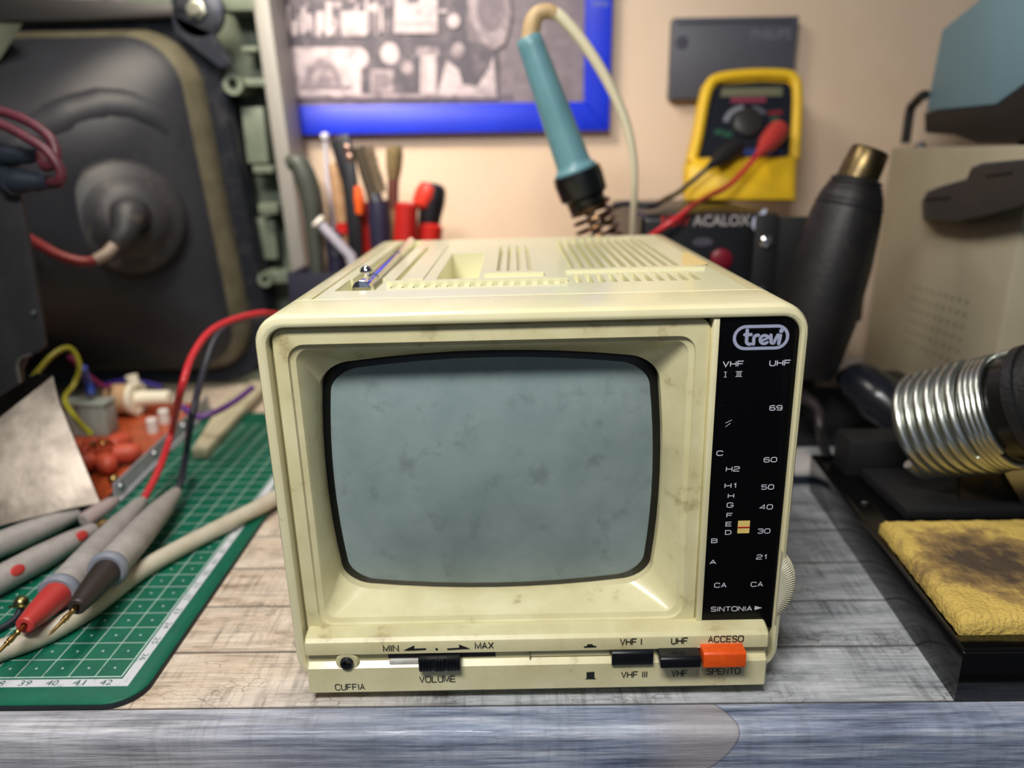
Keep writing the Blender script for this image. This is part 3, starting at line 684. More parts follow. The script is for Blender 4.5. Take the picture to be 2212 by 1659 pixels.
# ================================================================== opened chassis in front of the big tube
pcb_m = M('orange_circuit_board', (172, 76, 40), .35, noise=(1.4, (120, 52, 32), .5, .7), dirt=(4, (210, 130, 90), .62, .72))
cb = thing('circuit_board', 'orange brown circuit board lying on the mat with an aluminium rail along its edge', 'circuit board', (-12, 22, .3))
rail = [PZ(224, 1104, .6), PZ(450, 880, .6)]
e = (rail[1]-rail[0]).normalized(); e = Vector((e.x, e.y, 0)).normalized(); sidev = Vector((-e.y, e.x, 0))
q0 = rail[0]+sidev*.3; q1 = q0+e*17.5; b = MB()
b.prism([Vector((p.x, p.y, .75)) for p in (q0, q1, q1+sidev*13, q0+sidev*13)], (0, 0, .16))
b.build('board', pcb_m, cb)
b = MB(); r0 = rail[0]
def rl(d, u_, z): p = r0+e*d+sidev*u_; return Vector((p.x, p.y, z))
for d0, d1 in ((1.6, 17.5),):
    b.loops([[rl(d, -.25, .34), rl(d, .28, .34), rl(d, .12, 1.45), rl(d, .05, 1.5), rl(d, -.02, 1.44), rl(d, -.05, .55), rl(d, -.25, .50)] for d in (d0, d1)])
ra = b.build('edge_rail', alu, cb, .03)
for d in (2.2, 7, 12):
    b = MB(); b.lathe(rl(d, -.02, 1.05), rl(d, -1, 1.05), [(0, .22), (.12, .2), (.16, .1)], 14); b.build('rivet', steel, ra)
b = MB(); c = rl(2.6, .5, 1.3); b.ball(c, .3, 14, 8); lab(b.build('solder_post', goldm, cb), 'small brass post at the rail end')
# other board parts
red_comp = M('orange_red_moulding', (196, 82, 56), .5, noise=(1, (170, 62, 42), .4, .7))
t = thing('yoke_ring', 'cluster of orange red moulded lobes around brass pins on the circuit board', 'component', PZ(225, 990, .92))
cc = PZ(220, 985, 1.6)
for k, (dx, dy, dz, l) in enumerate(((-1.1, .9, .7, 1.0), (.5, 1.5, .8, 1.2), (1.5, .3, .2, 1.3), (.9, -1.1, -.1, 1.2), (-.5, -1.3, 0, 1.0), (-1.6, -.2, .3, .9))):
    b = MB(); d = Vector((dx, dy, 0)).normalized(); p = cc+Vector((dx, dy, dz))*.45
    b.lathe(p, p+d, [(0, .45), (.15, .58), (l*.7, .6), (l, .5), (l+.22, .28), (l+.3, 0)], 16); b.build('moulded_lobe', red_comp, t)
b = MB(); b.lathe(Vector((cc.x, cc.y, .92)), cc+Vector((0, 0, .8)), [(0, .62), (1.2, .6), (1.2, .1)], 18); b.build('core', red_comp, t)
for k in range(7):
    a = k*.9; p = cc+Vector((.33*math.cos(a), .33*math.sin(a), .55)); b = MB(); b.tube([p, p+Vector((.1*math.cos(a), .1*math.sin(a), .38)), p+Vector((.28*math.cos(a+1), .28*math.sin(a+1), .30))], .06, 8, smoothn=3); b.build('pin', goldm, t)
modm = M('grey_green_moulding', (142, 150, 142), .5)
p = PZ(205, 930, .92); b = MB(); p.y -= 1.2; b.box(p.x-1.6, p.x+1.6, p.y, p.y+1.5, .92, 3.1)
t = thing('relay_module', 'grey green ribbed box module on the circuit board', 'module', (p.x, p.y+.8, .92)); b.build('case', modm, t, .1)
for k in range(4):
    b = MB(); x = p.x-1.3+.85*k; b.box(x, x+.12, p.y-.08, p.y+.02, 1.1, 3.0); b.build('rib', modm, t)
b = MB(); b.box(p.x-1.7, p.x+1.7, p.y-.06, p.y+1.56, 3.1, 3.25); b.build('lid', modm, t, .04)
ivory = M('ivory_nylon', (232, 226, 204), .4)
t = thing('width_coil', 'ivory plastic coil former with a tan winding on the circuit board', 'coil', PZ(300, 905, .92))
p0 = PD(240, 862, 53.6); ax = (PD(388, 858, 53.2)-p0).normalized()
b = MB(); b.lathe(p0, p0+ax, [(0, .3), (0, .95), (.1, 1.1), (1.6, 1.1), (1.75, .95), (1.75, .3)], 22); lab(b.build('winding', M('tan_winding', (196, 160, 122), .6, bump=(3, .5)), t), 'tan wire winding')
b = MB(); b.lathe(p0+ax*1.75, p0+ax*2.7, [(0, .3), (0, 1.25), (.35, 1.25), (.35, .55), (2.7, .52), (2.75, .45), (2.75, .2)], 22)
for s_ in (1, -1): b.tube([p0+ax*1.95+Vector((0, 0, s_*1.0)), p0+ax*1.95+Vector((-.1, 0, s_*1.75 if s_ > 0 else -.6))], .42, 10)
b.build('former', ivory, t)
b = MB(); q = p0+ax*1.2; b.box(q.x-.5, q.x+.5, q.y-.4, q.y+.4, .92, q.z-1.15); b.build('stand', blackmat, t)
for k in range(3):
    px, py = ((355, 905), (385, 880), (330, 925))[k]
    p = PZ(px, py, 1.2); b = MB(); b.lathe((p.x, p.y, .92), (p.x, p.y, 3), [(0, .38), (.9, .38), (1.0, .3), (1.0, 0)], 16)
    tag(b.build('capacitor', M('white_sleeve', (214, 206, 200), .4)), ('middle one of the three pale round capacitors on the orange circuit board', 'pale round capacitor farthest back on the board, behind the red wire', 'pale round capacitor nearest the orange lobes')[k], 'capacitor', 'pale capacitors on the board')
# beige plastic bar
b = MB(); z = .32; poly_ = [PZ(x, y, z) for x, y in ((416, 992), (450, 990), (576, 848), (588, 838), (546, 838), (480, 886))]
b.prism([Vector((p.x, p.y, z)) for p in poly_], (0, 0, .7)); 
tag(b.build('plastic_strip', M('beige_plastic_strip', (186, 178, 152), .5, noise=(.6, (168, 160, 132), .4, .7)), None, .12), 'flat beige plastic strip lying on the far part of the mat', 'strip')
def wire(pts, r, m, name, label):
    b = MB(); b.tube(pts, r, 10, smoothn=7); return tag(b.build(name, m), label, 'wire')
wire([PD(60, 830, 45), PD(110, 770, 46), PD(150, 752, 47), PD(172, 790, 47.5), PD(160, 830, 47.5), PD(140, 862, 46), PD(165, 905, 43.5), PD(195, 935, 41)], .16, M('yellow_green_wire', (150, 146, 40), .4), 'looped_wire', 'yellow green wire looped under the big dark tube')
wire([PD(178, 795, 48.5), PD(190, 826, 49.5), PD(198, 852, 49.6)], .28, M('blue_wire', (30, 60, 150), .4), 'hookup_wire', 'short blue wire dropping to the grey green module')
wire([PD(150, 770, 49), PD(190, 810, 50.2), PD(226, 836, 51.6), PD(238, 832, 52.6)], .16, M('purple_wire', (128, 34, 84), .4), 'hookup_wire', 'thin maroon wire running to the tan coil winding')
wire([PD(395, 880, 46.5), PD(430, 900, 46), PD(470, 888, 46.5), PD(510, 865, 48), PD(545, 838, 50)], .2, M('violet_wire', (92, 48, 120), .4), 'hookup_wire', 'violet wire crossing the beige strip')
wire([PD(210, 834, 56), PD(280, 822, 56), PD(350, 836, 56)], .18, M('dark_blue_wire', (52, 42, 130), .4), 'hookup_wire', 'dark blue wire behind the ivory coil former')
# bright bent metal shield
sh = M('scuffed_tin_plate', (82, 76, 70), .3, 1., noise=(.5, (62, 57, 52), .4, .65), bump=(.7, .25))
y0 = 12.3; P = lambda x, y, d=0: PY(x, y, y0+d)
b = MB(); front = [PZ(-60, 1150, 1.9), PZ(150, 1098, 1.7), PZ(216, 1086, 1.4), P(180, 1000, .5), P(142, 905, .9), P(128, 870, 1.0), P(114, 812, 1.2), P(0, 902, .6), P(-60, 945, .4)]
b.prism(front, (-.03, .12, 0))
b.prism([P(114, 812, 1.2), P(78, 806, 2.6), P(0, 856, 2.2), P(-60, 890, 2.0), P(-60, 945, .4), P(0, 902, .6)], (-.02, 0, -.12))
b.prism([P(114, 812, 1.2), P(78, 806, 2.6), Vector((P(78, 806, 2.6).x, y0+2.2, 1.0)), Vector((P(216, 1086, .4).x-1.2, y0+1.4, 1.0)), P(200, 1086, .3)], (-.1, 0, 0))
tag(b.build('metal_shield', sh), 'scuffed bright tin shield folded in front of the chassis', 'shield')
# upright dark plate with two plugs
pl = thing('heatsink_plate', 'dark upright metal plate with two black plugs standing behind the tin shield', 'plate', (-9, 17, .95))
yy = 17.0; Q = lambda x, y: PY(x, y, yy)
b = MB(); out = [Q(-80, 300), Q(30, 306), Q(40, 400), Q(46, 440), Q(88, 680), Q(96, 748), Q(80, 762), Q(58, 768), Q(44, 800), Q(48, 840), Q(20, 905), Q(-80, 940)]
b.prism(out, (0, .35, 0)); b.build('plate', M('dark_anodised_plate', (44, 42, 44), .5, noise=(.4, (34, 32, 36), .4, .7)), pl, .06)
b = MB(); c = Q(86, 675); b.lathe(c+Vector((-.3, 0, 0)), c+Vector((-.3, -1, 0)), [(0, .16), (.2, .14), (.25, 0)], 14); b.build('screw', steel, pl)
b = MB(); b.tube([Q(72, 764)+Vector((0, -.15, 0)), Q(50, 770)+Vector((0, -.2, 0)), Q(42, 790)+Vector((0, -.2, 0)), Q(50, 835)+Vector((0, -.2, 0))], .09, 8, smoothn=4); lab(b.build('wire_clip', steel, pl), 'bent bright wire clip')
cable_pts = [[PY(-70, 225, 15.2), PY(0, 240, 15.2), PY(60, 262, 15.0), PY(110, 300, 14.8), PY(122, 345, 14.6), PY(98, 360, 15.0), PY(80, 345, 15.6)],
             [PY(-70, 250, 14.7), PY(0, 268, 14.7), PY(55, 296, 14.5), PY(100, 325, 14.4), PY(130, 365, 14.4), PY(128, 395, 14.6), PY(110, 398, 15.2)]]
plum = M('plum_high_voltage_wire', (92, 34, 46), .5, noise=(2, (70, 30, 42), .4, .7))
for k, (px, py, pts) in enumerate(((20, 332, cable_pts[0]), (42, 392, cable_pts[1]))):
    a, e_ = PY(px-28, py-3, 16.8), PY(px+66, py+2, 16.0)
    b = MB(); L = (e_-a).length
    b.lathe(a, e_, [(0, .75), (.5, .75), (.55, .62), (L*.45, .62), (L*.5, .52), (L*.75, .5), (L*.8, .40), (L, .38), (L, .1)], 18)
    pg = b.build('plug', M('blue_black_rubber', (36, 42, 54), .45), pl)
    b = MB(); b.tube(pts[:-1]+[e_], .24, 12, smoothn=6); lab(b.build('high_voltage_wire', plum, pg), 'plum coloured wire')

# ================================================================== big opened television with its tube
bt = thing('dismantled_television', 'large dismantled television seen from behind with its dark picture tube exposed', 'television', (-18, 38, 0))
bell_m = M('graphite_coated_glass', (34, 36, 43), .52, noise=(.12, (28, 30, 36), .35, .65), dirt=(3, (62, 57, 52), .60, .80), spec=.4)
olive = M('olive_glass_band', (92, 88, 72), .35, noise=(.6, (72, 69, 56), .4, .7))
YR = 37.0
pr_ = PY(452, 300, YR)     # a point on the right rim of the bell
top = PY(200, 62, YR).z; bot = PY(500, 800, YR).z; right = PY(512, 560, YR).x
left = right-33
def bl(i, y, r, lean=0): 
    q = rrect(left+i, right-i, bot+i*.75, top-i*.75, r, y, 12, 9)
    for p in q: p.x += (bot+6-p.z)*.075 + lean          # the set leans a little
    return q
b = MB(); b.k = 1; b.loops([bl(0, YR+3.5, 4), bl(0, YR+.6, 4), bl(.25, YR, 3.8), bl(.9, YR-.9, 3.6)], True, False)
b.k = 0
b.loops([bl(.9, YR-.9, 3.6), bl(1.5, YR-1.6, 3.6), bl(3.0, YR-2.7, 4.2), bl(4.8, YR-4.2, 5), bl(6.2, YR-6.2, 5.5), bl(7.2, YR-8.6, 5.4), bl(8.2, YR-11, 4.8), bl(9.2, YR-14, 3.8), bl(10.0, YR-17, 2.6), bl(10.3, YR-20, 1.8)], False, True)
bell = b.build('picture_tube', [bell_m, olive], bt, smooth_ang=50)
tree = BVHTree.FromPolygons([list(p) for p in b.v], b.f)
def hit(px, py):
    p, n, i, d = tree.ray_cast(CAM, ray(px, py).normalized())
    return (p, n if n.dot(ray(px, py)) < 0 else -n) if p else (PY(px, py, YR-4), Vector((0, -1, 0)))
# anode cap
c, n = hit(270, 470); b = MB(); k_ = (c-CAM).dot(RF)/FPX
R0 = 122*k_
nn = (n*.45+(CAM-c).normalized()*.55).normalized(); rub = M('black_anode_rubber', (40, 40, 44), .55, noise=(1.2, (84, 76, 66), .55, .76))
c = c+nn*.9
b.lathe(c-nn*1.2, c+nn, [(-.6, R0*1.0), (.2, R0*1.0), (1.1, R0*.98), (1.5, R0*.90), (1.65, R0*.74), (1.75, R0*.70), (2.4, R0*.58), (2.8, R0*.42), (2.9, R0*.30), (2.6, R0*.26), (2.6, .0)], 36)
cap = b.build('anode_cap', rub, bell)
b = MB(); s0 = c+nn*1.2; e1 = PD(268, 500, (c-CAM).dot(RF)-3.0)
b.tube([s0+nn*.4, PD(276, 462, (c-CAM).dot(RF)-2.7), PD(270, 500, (c-CAM).dot(RF)-3.2), PD(248, 528, (c-CAM).dot(RF)-3.5)], [1.1, 1.15, .85, .5], 16, smoothn=5)
b.build('cap_boot', rub, bell)
dd = (c-CAM).dot(RF)-3.5
b = MB(); b.tube([PD(250, 526, dd), PD(230, 548, dd-.3), PD(206, 562, dd-.6)], .38, 12, smoothn=4); lab(b.build('wire_sleeve', M('tan_sleeve', (150, 134, 120), .5), bell), 'tan sleeve')
b = MB(); b.tube([PD(212, 560, dd-.55), PD(180, 565, dd-.8), PD(130, 552, dd-1.4), PD(80, 525, dd-2.2), PD(30, 496, dd-3.4)], .32, 12, smoothn=6); lab(b.build('anode_wire', M('dusky_red_wire', (138, 52, 52), .45), bell), 'dusky red anode wire')
# circular ridge moulded into the glass
c2, n2 = hit(200, 420)
ringp = []
for k in range(0, 25):
    a = math.radians(20+6.6*k); px, py = 228+200*math.cos(a), 420-200*math.sin(a)
    h_, hn_ = hit(px, py); ringp.append(h_-hn_*(1.42+.45*abs((k-12)/12)**2))
b = MB(); b.tube(ringp, 1.75, 28); b.build('glass_ridge', bell_m, bell)
# label on the glass
b = MB(); q = [hit(x, y) for x, y in ((-20, 50), (50, 51), (20, 92), (0, 130), (-20, 150))]
b.prism([p+n_*.06 for p, n_ in q], (0, .02, 0)); lab(b.build('paper_label', M('pale_green_paper', (186, 192, 168), .7), bell), 'pale green paper label')
# steel rim band and lug
band = M('dark_steel_band', (44, 48, 58), .4, .6, noise=(.8, (80, 78, 80), .5, .75))
b = MB(); b.loops([bl(-.1, YR+.9, 4.1), bl(-1.5, YR+.7, 5), bl(-1.7, YR+1.1, 5.2), bl(-1.7, YR+3.2, 5.2), bl(-.1, YR+3.4, 4.1)], False, False); b.build('rim_band', band, bt, smooth_ang=50)
lc_ = PY(425, 22, YR-.3); b = MB()
b.lathe(lc_+Vector((0, .5, 0)), lc_, [(0, 1.95), (.4, 1.95), (.5, 1.8), (.5, .4)], 24); b.prism([lc_+Vector(p) for p in ((-1.9, 0, -.3), (1.0, 0, -1.6), (2.2, 0, -3.6), (1.2, 0, -3.9), (-1.8, 0, -1.5))], (0, .5, 0))
lug = b.build('mounting_lug', band, bt)
b = MB(); b.lathe(lc_+Vector((0, .1, 0)), lc_+Vector((0, -1, 0)), [(0, .75), (.35, .75), (.4, .6), (.4, .45), (.7, .45), (.72, 0)], 6); lab(b.build('hex_screw', M('dull_zinc', (150, 152, 140), .35, .8), lug), 'zinc hex screw')
# cabinet seen from behind
cabm = M('grey_green_cabinet_plastic', (104, 114, 100), .55, noise=(.4, (84, 94, 80), .4, .7)); cabl = M('pale_grey_cabinet_edge', (136, 134, 130), .5)
yc = 38.2
e0, e1_ = PY(554, -60, yc), PY(655, 660, yc); w_ = PY(584, 0, yc).x-PY(548, 0, yc).x
k_ = (e1_-e0)/(e1_.z-e0.z); base = e0+k_*(0-e0.z); topc = e0+k_*(34-e0.z)
b = MB(); b.prism([base+Vector((-w_/2, 0, 0)), base+Vector((w_/2, 0, 0)), topc+Vector((w_/2, 0, 0)), topc+Vector((-w_/2, 0, 0))], (0, 4.2, 0)); b.build('cabinet_side', cabl, bt, .15)
b = MB(); b.prism([base+Vector((-8, 3.2, 0)), base+Vector((0, 3.2, 0)), topc+Vector((0, 3.2, 0)), topc+Vector((-12, 3.2, 0))], (0, .6, 0)); b.build('cabinet_front', cabm, bt)
b = MB(); b.box(-44, base.x-1, yc, yc+4, 0, 1.2); b.build('cabinet_bottom', cabm, bt, .2)
b = MB(); b.prism([PY(-200, -20, yc-1.5), PY(400, 8, yc-1.5), PY(405, 34, yc-1.5), PY(180, 44, yc-1.5), PY(-200, 52, yc-1.5)], (0, 2.5, 0)); lab(b.build('cabinet_top', M('sooty_plastic', (40, 38, 38), .55), bt, .2), 'sooty dark upper rail')
for px0, px1, py0, py1, dy in ((470, 560, -20, 22, 0), (520, 556, 100, 112, .4), (505, 575, 170, 186, 0), (520, 580, 232, 352, .8), (545, 590, 358, 374, 0), (556, 600, 440, 462, 0), (555, 600, 470, 560, 1.2), (568, 622, 588, 612, 0)):
    a = PY(px0, py0, yc+dy); c = PY(px1, py1, yc+dy); b = MB(); b.box(a.x, c.x, yc+dy, yc+3.4, min(a.z, c.z), max(a.z, c.z)); b.build('stiffening_rib', cabm, bt, .08)
for px, py, r in ((503, 182, 22), (572, 604, 16)):
    c = PY(px, py, yc-.6); r = r*(c-CAM).dot(RF)/FPX; b = MB(); b.lathe(c+Vector((0, 4, 0)), c, [(0, r), (4, r), (4, r*.5), (3, r*.5), (3, 0)], 20); b.build('screw_boss', cabm, bt)

# ================================================================== wall: framed photograph and grey panel
bluem = M('ultramarine_paint', (16, 52, 226), .4, noise=(.3, (12, 44, 210), .4, .7))
YF, YP = 43.7, 44.25
fx0, fx1, fz0 = -28.0, PY(1320, 140, YF).x, PY(960, 287, YF).z
ix1, iz0 = PY(1263, 120, YF).x, PY(960, 224, YF).z
pic = thing('framed_photograph', 'black and white photograph in a wide ultramarine frame hanging on the wall', 'picture', (0, 44, fz0))
zt2 = fz0+46
def bar(pts): 
    b = MB(); b.prism([Vector((x, YF, z)) for x, z in pts], (0, 45-YF, 0)); return b.build('frame_bar', bluem, pic, .12)
bar([(fx0, fz0), (fx1, fz0), (ix1, iz0), (fx0+2.2, iz0)]); bar([(fx1, fz0), (fx1, zt2), (ix1, zt2-2.6), (ix1, iz0)])
bar([(fx0, zt2), (fx0, fz0), (fx0+2.2, iz0), (fx0+2.2, zt2-2.6)]); bar([(fx1, zt2), (fx0, zt2), (fx0+2.2, zt2-2.6), (ix1, zt2-2.6)])
greys = [M('photo_mid_grey', (150, 138, 146), .5, noise=(.55, (104, 96, 106), .36, .64)), M('photo_black', (86, 80, 92), .5, noise=(.8, (134, 122, 130), .46, .72)),
         M('photo_light', (212, 197, 202), .5, noise=(.9, (160, 146, 154), .48, .72)), M('photo_pale', (178, 163, 170), .5, noise=(1.4, (120, 108, 116), .45, .68)), M('photo_shade', (126, 114, 124), .5, noise=(.9, (150, 138, 146), .45, .7))]
b = MB(); b.box(fx0+2, ix1+.2, YP, YP+.3, iz0-.2, zt2-2.4); lay = [0]
def pp(k, pts):
    lay[0] += 1; b.k = k; y = YP-.004*lay[0]; q = [PY(x, yy_, y) for x, yy_ in pts]; b.add(q, [tuple(range(len(q)))])
def rect(k, x0, x1, y0, y1): pp(k, [(x0, y0), (x1, y0), (x1, y1), (x0, y1)])
def ell(k, cx, cy, rx, ry, a0=0, a1=360): pp(k, [(cx+rx*math.cos(math.radians(a0+(a1-a0)*i/24)), cy-ry*math.sin(math.radians(a0+(a1-a0)*i/24))) for i in range(25)])
rect(1, 540, 1010, -60, 84); rect(4, 1010, 1270, -60, 222)
rnd = random.Random(11)
for i in range(26):
    x = 566+i*10.6; h = rnd.uniform(20, 80); y1 = 80-rnd.uniform(0, 14); rect(rnd.choice((2, 3, 3, 2, 4)), x, x+rnd.uniform(6, 13), y1-h, y1)
for i in range(22): x = 560+rnd.uniform(0, 430); y = rnd.uniform(-40, 30); rect(rnd.choice((1, 3, 4, 2)), x, x+rnd.uniform(6, 20), y, y+rnd.uniform(6, 22))
rect(2, 738, 792, 25, 78); rect(2, 852, 945, -40, 72); rect(3, 856, 942, 48, 53); rect(1, 880, 905, -20, 6); ell(2, 980, 45, 14, 16); ell(2, 712, 66, 10, 12)
rect(1, 545, 1010, 82, 92)
rect(1, 560, 1075, 92, 205); rect(3, 590, 630, 105, 180); rect(2, 612, 780, 102, 204); ell(2, 770, 126, 26, 24)
ell(3, 698, 190, 46, 66, 0, 180); ell(4, 698, 190, 38, 56, 0, 180); ell(3, 698, 190, 30, 46, 0, 180); ell(4, 698, 190, 14, 26, 0, 180); rect(4, 648, 760, 184, 194)
ell(2, 842, 115, 20, 24); ell(3, 880, 146, 13, 14); rect(3, 800, 850, 150, 200); rect(4, 812, 838, 160, 190)
rect(2, 908, 942, 112, 202); rect(3, 900, 948, 102, 120); rect(3, 914, 918, 124, 200)
pp(2, [(945, 205), (965, 130), (990, 150), (1000, 182), (1030, 188), (1055, 150), (1066, 120), (1072, 205)]); ell(3, 990, 108, 14, 16)
pp(3, [(1005, -60), (1095, -60), (1105, 40), (1090, 95), (1065, 108), (1040, 90), (1015, 40)]); ell(4, 1060, 20, 30, 50); rect(1, 1075, 1270, 205, 208)
rect(3, 600, 1075, 203, 212); rect(4, 1110, 1262, 200, 224)
lab(b.build('photo_print', greys, pic), 'black and white print of a workbench with instruments')
tagm = M('pale_frame_marks', (120, 130, 170), .5); b = MB()
for i, (x, h) in enumerate(((1283, 14), (1290, 11), (1297, 14), (1304, 13), (1311, 12))):
    q = [PY(a, c_, YF-.01) for a, c_ in ((x-1.5, 14-h), (x+1.5, 14-h), (x+1.5, 14), (x-1.5, 14))]; b.add(q, [(0, 1, 2, 3)])
lab(b.build('frame_marks', tagm, pic), 'small pale marks on the frame corner')

pm = M('dark_grey_panel', (86, 88, 100), .5, noise=(.2, (78, 80, 92), .4, .7))
yp = 43.6; a, c = PY(1447, 214, yp), PY(1727, 34, yp)
pan = thing('wall_panel', 'flat dark grey rectangular panel with an embossed name hanging on the wall', 'panel', ((a.x+c.x)/2, 44.3, a.z))
b = MB(); b.box(a.x, c.x, yp, 45, a.z, c.z); b.build('plate', pm, pan, .1)
b = MB(); q0, q1 = PY(1462, 50, yp), PY(1712, 44, yp); b.box(q0.x, q1.x, yp-.03, yp+.01, q0.z-.12, q0.z+.12); b.build('top_groove', M('panel_shadow_grey', (62, 62, 74), .6), pan)
b = MB(); o, u_, v_ = PY(1622, 86, yp-.02), PY(1708, 84, yp-.02), PY(1622, 62, yp-.02); b.fit_text('PHILIPS', o, (u_.x-o.x, 0, 0), (0, 0, v_.z-o.z), .02); b.build('embossed_name', M('panel_letter_grey', (112, 114, 126), .45), pan)
b = MB(); q = PY(1473, 92, yp); b.lathe(q+Vector((0, .02, 0)), q, [(0, .55), (.03, .55), (.04, .4), (.04, .05)], 24)
b.build('round_emblem', M('panel_emblem_grey', (70, 70, 84), .5), pan)

# ================================================================== tools in the rack behind the television
T = lambda px, py, y=36.: PY(px, py, y)
rk = thing('tool_rack', 'dark open tool rack standing behind the small television', 'rack', (4, 36, 0))
rm = M('dark_navy_plastic', (34, 34, 52), .5)
rx0, rx1 = T(640, 560).x, T(962, 520).x; RZ = 10.3
for nm, bx in (('front_panel', (rx0, rx1, 33.2, 33.5, 0, RZ)), ('back_panel', (rx0, rx1, 37.75, 38.05, 0, RZ)), ('side_panel', (rx0, rx0+.3, 33.5, 37.75, 0, RZ)), ('side_panel', (rx1-.3, rx1, 33.5, 37.75, 0, RZ)), ('base_panel', (rx0+.3, rx1-.3, 33.5, 37.75, 0, .4))):
    b = MB(); b.box(*bx); b.build(nm, rm, rk, .05)
def down(p, x=None): return Vector((p.x if x is None else x, p.y, .5))
GT = 'tools in the rack'
def tool(name, label, cat, px, py, y): return thing(name, label, cat, (T(px, py, y).x, y, .45), GT)
hd = M('dark_green_grey_grip', (64, 68, 62), .5); lil = M('pale_lilac_plastic', (196, 192, 206), .4); tan = M('varnished_wood', (176, 140, 104), .45, noise=(1.5, (150, 116, 84), .4, .7))
tred = M('tool_red', (196, 36, 30), .38); tor = M('tool_orange', (236, 96, 34), .4); tbk = M('tool_black', (22, 22, 30), .45); navy = M('tool_navy', (36, 36, 60), .45)
t = tool('cutting_pliers', 'pliers with dark curved grips at the end of the rack nearest the big television', 'pliers', 650, 560, 34.8)
b = MB(); y = 34.8; b.tube([T(622, 356, y), T(642, 352, y), T(660, 385, y), T(674, 440, y), T(680, 520, y), T(690, 620, y)], [.5, .75, .85, .8, .6, .5], 14, smoothn=5); b.build('grip', hd, t)
b = MB(); b.tube([T(640, 342, y+.9), T(655, 352, y+.9), T(674, 385, y+.9), T(694, 402, y+.9), T(700, 470, y+.9), T(694, 600, y+.9)], [.22, .3, .3, .35, .45, .5], 12, smoothn=5); lab(b.build('grip', M('pale_grip', (178, 158, 136), .5), t), 'pale second grip')
t = tool('plastic_rod_tool', 'thin pale lilac rod tool with a ball end reaching up to the blue frame', 'tool', 712, 560, 37.25); y = 37.25
b = MB(); b.tube([T(703, 300, y), T(704, 330, y), T(710, 400, y), T(718, 470, y), T(724, 560, y), T(728, 640, y)], [.16, .18, .24, .34, .34, .34], 12, smoothn=4); b.build('shaft', lil, t)
b = MB(); b.ball(T(702, 296, y), .36, 14, 8); b.build('ball_end', lil, t)
t = tool('wooden_handled_tool', 'tool with a tan wooden handle and red band beside the lilac rod', 'tool', 735, 560, 36.55); y = 36.55
b = MB(); b.tube([T(718, 352, y), T(724, 375, y), T(734, 430, y), T(740, 480, y)], [.3, .5, .62, .55], 14, smoothn=4); b.build('handle', tan, t)
b = MB(); b.tube([T(740, 478, y), T(741, 505, y)], .54, 14); b.build('band', tred, t)
b = MB(); b.tube([T(741, 500, y), T(748, 640, y)], .42, 12); b.build('lower_handle', tan, t)
t = tool('wire_stripper', 'black flat wire stripper with two rivets, tallest of the tools', 'wire stripper', 752, 560, 35.4); y = 35.4
b = MB(); b.prism([T(712, 308, y), T(722, 296, y), T(752, 288, y), T(764, 330, y), T(776, 420, y), T(782, 560, y), T(780, 640, y), T(752, 640, y), T(752, 520, y), T(740, 400, y)], (0, .45, 0)); b.build('jaw_plate', tbk, t, .1)
for px, py in ((750, 321), (755, 341)):
    b = MB(); q = T(px, py, y); b.lathe(q+Vector((0, .1, 0)), q, [(0, .3), (.15, .3), (.22, .2), (.22, 0)], 14); b.build('rivet', M('copper_rivet', (150, 120, 108), .3, .8), t)
b = MB(); q = [T(772, 402, y-.2), T(776, 430, y-.2), T(777, 462, y-.2)]; b.tube(q, [.25, .42, .3], 12, smoothn=4); lab(b.build('locking_slide', tor, t), 'orange locking slide')
t = tool('wire_brush', 'dark bristled wire brush with a navy handle between stripper and paint brush', 'brush', 815, 560, 35.4); y = 35.4
b = MB(); b.tube([T(776, 318, y), T(790, 370, y), T(806, 422, y)], [.5, .52, .5], 12); b.build('brush_back', M('brush_back_brown', (66, 56, 44), .6), t)
br = M('grey_bristle', (112, 96, 74), .7); b = MB()
for k in range(30):
    f_ = k/29; p = T(779, 322, y)*(1-f_)+T(808, 418, y)*f_
    for j in range(3): q = p+Vector((.3, -.3+.3*j, 0)); b.tube([q, q+Vector((.62+rnd.uniform(-.1, .1), 0, .24+rnd.uniform(-.08, .08)))], .045, 5)
o_ = b.build('bristles', br, t); o_['kind'] = 'stuff'
b = MB(); b.tube([T(806, 420, y), T(814, 436, y)], .62, 14); b.build('ferrule', steel, t)
b = MB(); b.tube([T(814, 434, y), T(820, 480, y), T(826, 640, y)], [.75, .85, .7], 14, smoothn=4); b.build('handle', navy, t)
t = tool('paint_brush', 'round paint brush standing bristles up in the tool rack', 'brush', 850, 560, 36.4); y = 36.4
b = MB(); b.tube([T(851, 316, y), T(852, 330, y), T(851, 360, y), T(850, 388, y)], [.52, .66, .62, .45], 16, smoothn=4); b.build('bristle_head', M('olive_bristle', (120, 102, 68), .8, bump=(4, .8)), t)
b = MB(); b.tube([T(850, 384, y), T(849, 420, y), T(848, 452, y)], .45, 14); b.build('ferrule', M('brown_ferrule', (104, 60, 50), .45), t)
b = MB(); b.tube([T(848, 450, y), T(850, 500, y), T(852, 640, y)], [.45, .36, .3], 14, smoothn=4); b.build('handle', tan, t)
t = tool('combination_pliers', 'red handled pliers with the two red grips showing behind the paint brush', 'pliers', 830, 560, 37.2); y = 37.2
for xs in ((792, 794, 800), (830, 828, 820)):
    b = MB(); b.tube([T(xs[0], 436, y), T(xs[1], 480, y), T(xs[2], 640, y)], [.5, .55, .5], 12, smoothn=4); b.build('grip', tred, t)
b = MB(); y = 34.7; b.lathe(T(878, 438, y), T(872, 640, y), [(0, .6), (.15, .85), (2.5, .92), (8, .9), (8, .2)], 18)
o_ = b.build('red_handle', M('tool_deep_red', (176, 30, 26), .4)); tag(o_, 'thick deep red handle standing between paint brush and thick screwdriver', 'tool', GT)
